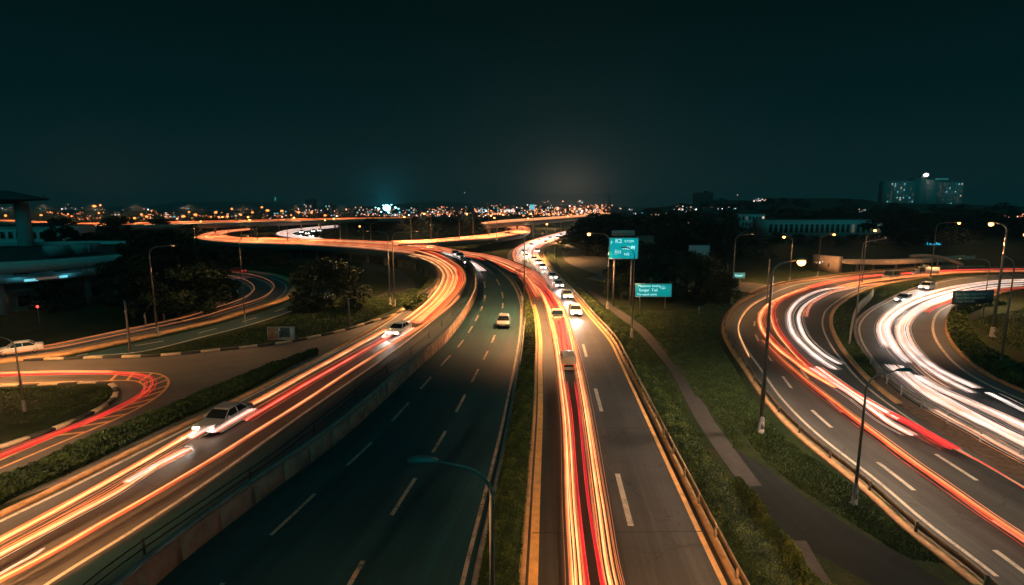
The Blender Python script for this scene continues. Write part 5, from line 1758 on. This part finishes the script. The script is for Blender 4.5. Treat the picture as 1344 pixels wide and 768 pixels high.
for nm, x0, x1, yt, dep in (('wing', 1150, 1188, 238, 14), ('core', 1189, 1199, 234, 18), ('wing', 1217, 1249, 239, 14), ('core', 1200, 1216, 236.5, 12)):
    H = hz(yt)
    MB().box(((((x0 + x1) / 2) - 1200) * px, 0, H / 2), ((x1 - x0) * px, dep, H)).build(nm, M['facade'], t)
MB().box((-1 * px, -2, hz(231.5)), (7 * px, 6, 4.5)).build('roof_house', M['facade'], t)
MB().lathe([(.5, -2), (2.2, -1.1), (2.7, 0), (2.0, 1.2), (.4, 2)], ((-1) * px, -7, hz(230)), 12).build('beacon', M['beacon'], t)
MB().box((20 * px, -6.5, hz(235.5)), (16 * px, 1.0, 2.0)).build('roof_sign', M['green_dim'], t)
first = {}
cnt = 0
for x0, x1, cols in ((1151, 1187, 9), (1218, 1248, 8)):
    for c_ in range(cols):
        for r_ in range(11):
            u = rng.uniform()
            edge = (x0 == 1151 and c_ in (1, 4)) or (x0 == 1218 and c_ == 7)
            pr = .7 if edge else .34
            if u > pr or cnt > 96:
                continue
            cnt += 1
            m_ = ('pane_warm' if rng.uniform() < .35 else 'pane_dim') if edge else ('pane_dim' if rng.uniform() < .75 else 'pane_cyan')
            if m_ not in first:
                first[m_] = MB().box((0, 0, 0), (1.0, .25, 1.0)).box((0, -.1, -.9), (2.0, .5, .15)).build('window', M[m_], t)
                o = first[m_]
            else:
                o = first[m_].copy()
                COL.objects.link(o)
                o.parent = t
            o.location = ((x0 + (c_ + .5) * (x1 - x0) / cols - 1200) * px, -7.15, hz(267 - r_ * 2.55))
building(912, 932, 253, 620, 16, 'dark tower block on the skyline behind the wood', 'facade_dark', 9, 5, .04)
building(934, 952, 262, 700, 14, 'low dark block with scattered lit windows by the dark tower', 'facade_dark', 4, 6, .5)
building(884, 908, 269, 640, 14, 'small dark building on the skyline before the tower', 'facade_dark', 2, 6, .4)
building(971, 1001, 281, 330, 14, 'pale three storey building with floodlit ground floor', 'facade_pale', 3, 7, .3, panes=('pane_dim', 'pane_warm', 'pane_dark'))
building(1006, 1154, 288.5, 300, 20, 'long low pale hall above the wood', 'facade_pale', 1, 22, .1, panes=('pane_dim', 'pane_dim', 'pane_dark'))
building(1200, 1262, 309, 235, 14, 'dark shed carrying cyan lettering', 'facade_dark', 0, 0)
t = thing('neon_sign', 'cyan neon lettering on the dark shed beyond the curve', 'sign', (at(1232, 233.5)[0], 233.6, zat(320, 233.6)))
for i, (c_, u) in enumerate(zip('JR.oNG', (-3.1, -2.0, -.8, -.35, .75, 2.0))):
    text(c_, 1.75, (u, 0, -.6), t, 'cyan')
building(1090, 1130, 281, 520, 14, 'dark low block half hidden by trees under the apartment slab', 'facade_dark', 2, 8, .3)
building(1280, 1340, 276, 640, 14, 'dark low row with a few lights at the edge of the wood', 'facade_dark', 2, 10, .35)

# pedestrian bridge with its white end wall
M['bridge'] = mat('bridge concrete', (0.40, 0.29, 0.21), 0.8, var=.25, scale=.8)
t = thing('pedestrian_bridge', 'low concrete bridge with a white end wall behind the wide curve', 'bridge', tuple(G(1094, 354.5)))
o0 = G(1094, 354.5)
b1 = np.array([at(1078, o0[1], 0), at(1112, o0[1] - 6, 0), at(1170, o0[1] - 2, 0), at(1235, o0[1] + 10, 0), at(1275, o0[1] + 22, 0)]) - o0
MB().sweep(b1[:2], [(-.2, 0), (1.6, 0), (1.6, zat(334, o0[1])), (-.2, zat(334, o0[1]))]).build('end_wall', M['bridge'], t)
zz = zat(338, o0[1])
P = crom(b1[1:], 8)
P[:, 2] += np.interp(np.linspace(0, 1, len(P)), (0, .5, 1), (zz - .9, zz - 1.6, .9))
MB().sweep(P, [(-.1, 0), (2.6, 0), (2.6, .35), (2.4, 1.1), (2.3, 1.1), (2.3, .4), (.2, .4), (.2, 1.1), (.0, 1.1), (-.1, .35)]).build('deck', M['bridge'], t)
MB().box((b1[0][0] * .3 + b1[1][0] * .7, -4.7, zz * .55), ((1106 - 1088) / FOC * o0[1], .3, .9)).build('recess', M['facade_dark'], t)
for i in (2, 5, 9, 13, 17, 21):
    p = P[i]
    MB().lathe([(.35, -.2), (.3, p[2] + .05)], (p[0] + 1.2, p[1], 0), 10).build('pillar', M['bridge'], t)
Q = G_line([(1194, 335.5, 3.4), (1214, 334.5, 3.6), (1236, 337, 3.2), (1256, 344, 2.2), (1262, 347, 1.4)])
c0 = Q[0].copy()
mb = MB().sweep(Q - c0 * np.array([1, 1, 0]), [(-.4, -.5), (.4, -.5), (.4, .2), (-.4, .2)])
t = thing('walkway_ramp', 'thin curved concrete ramp rising behind the lorry', 'ramp', (c0[0], c0[1], 0))
mb.build('slab', M['bridge'], t)
for i in (4, 18, 32):
    p = (Q - c0 * np.array([1, 1, 0]))[i]
    MB().lathe([(.16, -.2), (.16, p[2] - .45)], (p[0], p[1], 0), 8).build('pillar', M['bridge'], t)
spot(tuple(G(1100, 366, 9)), 5000, (1, .6, .35), 120, aim=tuple(G(1095, 352, 1.5)))  # added fill without a fixture, brightens the bridge end wall

# round building with a white roof edge
C0 = np.array((-92.0, 96.0, 0.0))
t = thing('round_building', 'dark round building with a broad pale roof edge', 'building', tuple(C0))
RD = 29.0
MB().lathe([(20, 0), (20, 3.0), (20.4, 3.0), (20.4, 3.6), (20, 3.6), (20, 6.9)], (0, 0, 0), 72).build('wall', M['facade_blue'], t)
MB().lathe([(19, 6.9), (RD - .6, 6.65), (RD, 6.85), (RD, 8.35), (RD - .5, 8.4), (RD - .6, 7.7)], (0, 0, 0), 96).build('roof_edge', M['facade_pale'], t)
MB().lathe([(RD - .7, 7.4), (RD - .7, 7.7), (2, 8.1)], (0, 0, 0), 72).build('roof', M['roofing'], t)
MB().lathe([(20.2, 4.7), (22.6, 4.6), (22.8, 4.75), (22.8, 5.5), (20.2, 5.5)], (0, 0, 0), 96).build('balcony', M['facade'], t)
for i in range(26):
    a = R(-178 + i * 7.4)
    if i % 2:
        MB().box((20.02 * math.cos(a), 20.02 * math.sin(a), 6.15), (.12, 1.9, .9), a).build('window', M['pane_cyan' if i in (5, 7) else 'pane_dark'], t)
        MB().box((20.02 * math.cos(a), 20.02 * math.sin(a), 1.6), (.12, 1.6, 1.6), a).build('window', M['pane_dim' if i in (9,) else 'pane_dark'], t)
    else:
        MB().box((21.6 * math.cos(a), 21.6 * math.sin(a), 3.3), (.6, .9, 7.0), a).build('column', M['facade'], t)
for i, (a, z, s, m_) in enumerate(((-36, 4.0, .8, 'pane_cyan'), (-31, 4.1, 1.5, 'pane_dim'), (-26, 4.1, .6, 'pane_cyan'), (-12, 4.2, .5, 'pane_dim'))):
    a = R(a)
    MB().box((22.95 * math.cos(a), 22.95 * math.sin(a), z + 1.0), (.1, s * 2, .35), a).build('light_strip', M[m_], t)
for i, (a, z) in enumerate(((-8, 8.6), (-2, 8.5), (-20, 8.6))):
    a = R(a)
    MB().box((18 * math.cos(a), 18 * math.sin(a), 9), (2, 3, 1.6), a).build('roof_plant', M['facade'], t)

for i, a in enumerate((-40, -24, -8)):  # cyan lights added under the eave to brighten the dark wall
    a = R(a)
    MB().box((21.2 * math.cos(a), 21.2 * math.sin(a), 6.5), (.3, .5, .12), a).build('eave_fill_panel', M['pane_cyan'], t)
    pl_ = bpy.data.lights.new('eave_fill', 'POINT')
    pl_.energy, pl_.color, pl_.shadow_soft_size = 22, (.10, .75, .95), .3
    po = bpy.data.objects.new('eave_fill', pl_)
    COL.objects.link(po)
    po.location = tuple(C0 + np.array((23.4 * math.cos(a), 23.4 * math.sin(a), 5.9)))
t = thing('red_beacon', 'small red light by the shrub at the round building', 'lamp', tuple(G(52, 424)))
MB().lathe([(.05, 0), (.04, 2.2)], (0, 0, 0), 8).build('pole', M['pole'], t)
MB().lathe([(.03, 2.15), (.14, 2.25), (.14, 2.4), (.03, 2.5)], (0, 0, 0), 10).build('lens', M['red_lamp'], t)
dd = 118
t = thing('water_tower', 'tall mushroom shaped tower with a flat spreading top beside the round building', 'tower', tuple(at(28, dd)))
zt = zat(264, dd)
MB().lathe([(1.7, 0), (1.35, zt * .6), (1.25, zt - .4)], (0, 0, 0), 24).build('shaft', M['facade'], t)
MB().lathe([(1.3, zt - .6), (4.2, zt), (7.4, zt + .25), (7.4, zt + .55), (3.6, zt + 1.5), (1.5, zt + 2.1), (.3, zt + 2.3)], (-3.6, 0, 0), 40).build('cap', M['facade_dark'], t)
MB().tube([(3.4, 0, zt + .4), (6.2, 0, zt + .5)], .12, 6).tube([(5.2, 0, zt + .4), (5.2, 0, zt + 1.4)], .07, 6).build('gantry_arm', M['dark_metal'], t)
building(-60, 63, 298, 150, 18, 'pale concrete block behind the round building', 'facade_pale', 3, 12, .06)
for x, yt, yb, lab in ((171, 395, 462, 'wooden pole beside the kerb of the loop road'), (192, 411, 432, 'short post behind the loop road kerb'), (216, 409, 424, 'stubby post among the trees by the loop road lamp'), (459, 392, 430, 'bare post on the dark lawn by the broad lone tree'), (1006, 340, 402, 'slim post at the kerb by the yellow lit grass'), (917, 402, 412, 'small concrete bollard on the dark lawn behind the path')):
    p = G(x, yb)
    H = CAM_H - p[1] * math.tan(math.atan((yt - 384) / FOC) + PITCH)
    t = thing('post', lab, 'post', tuple(p))
    MB().lathe([(.13, -.2), (.10, H - .1), (.07, H)], (0, 0, 0), 10).build('shaft', M['concrete'], t)
    MB().box((0, -.12, H * .8), (.2, .06, .2)).build('plate', M['steel'], t)

# piers under the raised roads
pm = MB().lathe([(.55, 0), (.5, .86), (.85, 1.0)], (0, 0, 0), 12)
pier0 = None
for road, ss, lab, grp in ((deck, np.arange(.2, 6, .55), 'round pier holding up the flyover by the merge', 'piers of the flyover'), (hair, np.arange(.3, 6, .8), 'round pier under the far hairpin', 'piers of the hairpin'),
                           (upper, np.arange(1.1, 7.6, .35), 'round pier under the long upper flyover', 'piers of the long flyover'), (far_deck, np.arange(.2, 4, .35), 'round pier under the far raised deck', 'piers of the far deck'), (walled, np.arange(0, 2.6, .5), 'round pier under the bend of the flyover', 'piers of the bend')):
    for s in ss:
        for f in (.12, .88):
            p = road.P(s, f)
            top = p[2] - 1.0 if road is not walled else p[2] - .3
            if top < .6:
                continue
            if pier0 is None:
                o = pier0 = pm.build('bridge_pier', M['concrete'])
            else:
                o = pier0.copy()
                COL.objects.link(o)
            o.location = (p[0], p[1], 0)
            o.scale = (1, 1, top)
            tag(o, lab, 'pier', grp)

# ------------------------------------------------------------------ hills, city beyond
def hills(name, prof, d, depth, mat_):
    xs = np.arange(prof[0][0], prof[-1][0] + 1, 6.0)
    ys = np.interp(xs, [p[0] for p in prof], [p[1] for p in prof]) + rng.normal(0, .22, len(xs))
    mb = MB()
    rows = []
    for k, (dd_, f) in enumerate(((d - depth * .6, 0), (d - depth * .3, .55), (d, 1), (d + depth * .5, .7), (d + depth, 0))):
        rows.append([((x - 672) / FOC * dd_, dd_, max(-1.0, zat(y, d)) * f - (1 if f == 0 else 0)) for x, y in zip(xs, ys)])
    mb.loft(rows, 0, False, False)
    return struct(mb.build(name, mat_, smooth=True))


M['hill'] = mat('wooded hillside', (0.03, 0.045, 0.03), 0.95, var=.5, scale=.02)
hills('hills', [(-300, 271), (0, 270), (90, 272), (180, 271), (215, 268.5), (240, 265), (290, 264), (330, 264.5), (370, 267), (420, 270.5), (470, 272), (520, 268.5), (545, 265.5), (585, 264.5), (620, 266.5), (650, 267), (700, 270), (760, 271.5), (900, 272)], 3600, 900, M['hill'])
hills('hill', [(840, 275), (880, 270), (915, 266), (950, 262.5), (975, 264), (1000, 261), (1040, 260), (1090, 260.5), (1130, 262), (1150, 266.5), (1200, 267), (1250, 268), (1300, 270), (1344, 272), (1420, 274), (1500, 275)], 560, 130, M['hill'])
for i in range(70):
    x = 880 + (i * 71.3) % 560
    dd_ = rng.uniform(490, 545)
    yr = np.interp(x, [840, 880, 915, 950, 975, 1000, 1040, 1090, 1130, 1150, 1200, 1250, 1300, 1344, 1500], [275, 270, 266, 262.5, 264, 261, 260, 260.5, 262, 266.5, 267, 268, 270, 272, 275])
    z = max(0, zat(yr, 560) * np.interp(dd_, (482, 521, 560), (0, .55, 1))) - 1.2
    plant('far', 0, 0, rng.uniform(5.0, 8.5), 'dark tree on the wooded rise below the apartment slab', 'trees of the wooded rise', rng.uniform(1.2, 1.8), at=((x - 672) / FOC * dd_, dd_, z))

# city lamps nobody could count
cols_ = {'city_warm': (1.0, .50, .26), 'city_pink': (1.0, .62, .50), 'city_white': (.85, .95, 1.0), 'city_cyan': (.25, .80, 1.0), 'city_orange': (1.0, .34, .10)}
for k, c in cols_.items():
    M[k] = emit(k.replace('_', ' ') + ' lamp', c, 2.4)
    M[k].cycles.emission_sampling = 'NONE'
for k, c in cols_.items():
    M[k + '_dim'] = emit(k.replace('_', ' ') + ' faint lamp', c, 0.65)
    M[k + '_dim'].cycles.emission_sampling = 'NONE'
CM = list(cols_) + [k + '_dim' for k in cols_]


def city(label, boxes, name='city_lights'):
    Vs, mi = [], []
    for x0, x1, y0, y1, n, wts, dmin, dmax, size in boxes:
        nc = max(2, n // 9)
        cx, cy = rng.uniform(x0, x1, nc), y1 - (y1 - y0) * rng.beta(1.2, 2.0, nc)
        k_ = rng.integers(0, nc, n)
        free = rng.uniform(0, 1, n) < .3
        x = np.where(free, rng.uniform(x0, x1, n), cx[k_] + rng.normal(0, 3.2, n))
        y = np.where(free, y1 - (y1 - y0) * rng.beta(1.2, 2.0, n), cy[k_] + rng.normal(0, 1.0, n))
        y = np.clip(y, y0 - .5, y1 + 1)
        d = np.exp(rng.uniform(math.log(dmin), math.log(dmax), n))
        z = CAM_H - d * np.tan(np.arctan((y - 384) / FOC) + PITCH)
        low_ = z < 1.5
        d = np.where(low_, (CAM_H - 2.5) / np.tan(np.maximum(np.arctan((y - 384) / FOC) + PITCH, 1e-4)), d)
        z = np.where(low_, 2.5, z)
        P = np.stack([(x - 672) / FOC * d, d, z], 1)
        s = (size * d / FOC * .5 * rng.choice([.45, .7, 1.0, 1.7], n, p=(.42, .33, .2, .05)))[:, None]
        ux, uz = np.array([[1.0, 0, 0]]), np.array([[0, 0, 1.0]])
        uy = np.array([[0, 1.0, 0]])
        for A, B in ((ux, uz), (uy, uz), (ux, uy)):
            Vs.append(np.stack([P - A * s - B * s, P + A * s - B * s, P + A * s + B * s, P - A * s + B * s], 1))
            mi.append(None)
        w = np.array(wts, float)
        m_ = rng.choice(5, n, p=w / w.sum()) + np.where(rng.uniform(0, 1, n) < .5, 5, 0)
        mi[-3:] = [m_, m_, m_]
    o = quads_mesh(name, np.concatenate(Vs), [M[k] for k in CM], np.concatenate(mi))
    return tag(o, label, 'city lights', None, 'stuff')


city('warm and white lamps of the far town beyond the flyovers', [
    (560, 800, 270, 284, 330, (4, 2, .6, .1, 6), 900, 2600, 1.1), (640, 795, 268, 282, 560, (5, 2, .5, .1, 7), 900, 2600, 1.1), (620, 700, 272, 278, 110, (.5, 2, 4, 2, 1), 1500, 2600, 1.2),
    (480, 600, 272, 284, 230, (2, 4, 2, 1.5, 3), 1000, 2400, .9), (390, 480, 272, 283, 120, (2, 4, 2, .6, 4), 1000, 2400, .9), (60, 420, 272, 289, 300, (2, 1.5, .4, .2, 9), 700, 2000, .95), (0, 260, 271, 276, 60, (1, 2, 4, 2, 2), 1500, 2600, .9),
    (740, 790, 270, 281, 160, (3, 3, 1, 0, 5), 700, 1600, 1.1)])
city('thin scatter of white lamps on the far slopes', [
    (640, 760, 262, 270, 26, (1, 2, 5, 1, .5), 3000, 3300, .9), (400, 480, 262, 271, 18, (1, 2, 4, 1, .5), 2600, 3000, .8), (880, 960, 266, 275, 40, (2, 3, 5, .5, 1), 470, 480, .8), (985, 1000, 261, 264, 26, (1, 3, 4, 0, 1), 470, 480, .9),
    (780, 900, 272, 283, 36, (1, 3, 5, 1, 1), 420, 460, .7), (1010, 1160, 272, 284, 12, (1, 2, 4, 2, 0), 420, 450, .7), (1300, 1340, 280, 288, 34, (3, 3, 1, 0, 2), 420, 450, .8), (1040, 1080, 338, 344, 22, (2, 3, 4, 0, 0), 172, 176, .7), (1150, 1170, 308, 316, 26, (3, 3, 2, 0, 1), 226, 232, .7), (880, 910, 288, 296, 8, (1, 2, 4, 1, 0), 300, 310, .7)])
k = 0
for x0, x1, yt, d, lab in ((404, 414, 262, 1500, 'dark slab with lit windows beside the tall antenna masts'), (428, 438, 268, 1300, 'low dark block west of the floodlights'), (468, 480, 270, 1250, 'dark hall just before the floodlit ground'), (537, 552, 271, 1300, 'dark block just past the floodlit ground'), (566, 590, 273, 1400, 'long dark block under the far hill'),
                           (604, 622, 272, 1500, 'dark block under the second rise of the far hill'), (642, 655, 271, 1300, 'dark block at the start of the bright town'), (676, 694, 271, 1200, 'dark block in the middle of the bright town'), (712, 726, 270, 1150, 'dark block in front of the warm town lights'), (744, 757, 270, 1100, 'dark block below the pylon'),
                           (150, 172, 277, 800, 'dark warehouse behind the long flyover'), (220, 246, 278, 820, 'second dark warehouse behind the long flyover'), (300, 326, 277, 900, 'long dark warehouse under the hill'), (362, 380, 276, 950, 'dark warehouse east of the hill')):
    building(x0, x1, yt, d, 30, lab, 'facade_dark', 3, 5, .35)
# floodlit ground
d = 1150
t = thing('floodlight_mast', 'dazzling cyan white floodlight bank over the far town', 'floodlight', tuple(at(508, d)))
zt = zat(273, d)
MB().lathe([(.8, 0), (.5, zt)], (0, 0, 0), 8).build('mast', M['pole'], t)
MB().lathe([(1, -6.5), (6.5, -4), (8.5, 0), (6.5, 4.5), (1.5, 7)], (0, -2, zt), 14).build('lamp_bank', M['flood'], t)
small = None
for i, (x, y, s) in enumerate(((497, 274, .30), (519, 272.5, .32), (503, 269.5, .2), (514, 268.8, .2), (493, 272.5, .18), (523, 274, .2), (510, 279, .28), (500, 278, .22))):
    z_ = zat(y, d)
    if small is None:
        small = c = thing('floodlight_mast', '', None)
        MB().lathe([(.9, -8), (.6, 0)], (0, 0, 0), 8).build('mast', M['pole'], c)
        MB().lathe([(1, -5.5), (6.5, -3.5), (8, 0), (6.5, 3.5), (1.5, 5.5)], (0, -2, 0), 12).build('lamp_bank', M['flood'], c)
    else:
        c = copy_tree(small)
    p = at(x, d, z_)
    c.location = tuple(p)
    c.scale = (s, s, s)
    tag(c, 'small cyan floodlight beside the dazzling bank', 'floodlight', 'small floodlights round the dazzling bank')
d = 1200
t = thing('cyan_kiosk', 'cyan glowing box building in the bright town', 'building', tuple(at(698.5, d)))
MB().box((0, 0, zat(272, d)), (11, 8, 11)).build('wall', M['pane_cyan'], t)
MB().box((0, 0, zat(277, d) / 2 - 1), (7, 7, zat(277, d))).build('base', M['facade_dark'], t)
d = 900
t = thing('power_pylon', 'lattice power pylon above the grove on the skyline', 'pylon', tuple(at(799, d)))
zt = zat(254, d)
mb = MB()
for sx in (-1, 1):
    for sy in (-1, 1):
        mb.tube([(sx * 3.2, sy * 3.2, 0), (sx * .5, sy * .5, zt)], .3, 4)
zs = np.linspace(4, zt, 9)
for a, b_ in zip(zs[:-1], zs[1:]):
    wa, wb = 3.2 - 2.7 * a / zt, 3.2 - 2.7 * b_ / zt
    mb.tube([(-wa, -wa, a), (wb, -wb, b_)], .18, 4).tube([(wa, -wa, a), (-wb, -wb, b_)], .18, 4)
mb.build('lattice', M['pole'], t)
for z in (zt - 1, zt - 6):
    MB().tube([(-8, 0, z), (0, 0, z + .8), (8, 0, z)], .3, 4).build('cross_arm', M['pole'], t)
for x, yt, lab in ((362, 259, 'thin mast with a green glow on the far hill'), (436, 252, 'thin dark mast over the far town'), (454, 256, 'second thin dark mast over the far town'), (610, 253, 'hilltop mast with one white lamp'), (90, 268.5, 'mast with a pale lamp beyond the tower'), (967, 256, 'mast with a white lamp behind the dark tower')):
    d = 3000 if x != 967 else 900
    zt = zat(yt, d)
    t = thing('antenna_mast', lab, 'mast', tuple(at(x, d)))
    MB().lathe([(1.2 * d / 3000, 0), (.5 * d / 3000, zt)], (0, 0, 0), 6).build('shaft', M['pole'], t)
    if x in (362, 610, 90, 967):
        s = d / 3000
        MB().lathe([(.4 * s, zt - 3 * s), (3.4 * s, zt), (.4 * s, zt + 3 * s)] if x != 362 else [(1, zt - 22), (3, zt - 8), (1, zt + 2)], (0, 0, 0), 8).build('lamp', M['green_lamp'] if x == 362 else M['pane_warm'], t)
# night air
haze_m = bpy.data.materials.new('night haze')
haze_m.use_nodes = True
hn = haze_m.node_tree.nodes
hn.remove(hn['Principled BSDF'])
pv = hn.new('ShaderNodeVolumePrincipled')
pv.inputs['Color'].default_value = (0.55, 0.85, 0.90, 1)
pv.inputs['Density'].default_value = HAZE
pv.inputs['Anisotropy'].default_value = 0.2
haze_m.node_tree.links.new(pv.outputs[0], hn['Material Output'].inputs['Volume'])
haze = MB().box((0, 2300, 57.0), (10200, 5280, 116)).build('haze', haze_m)
haze['kind'] = 'stuff'
for o in list(COL.objects):
    if o.get('label') == '':
        del o['label']
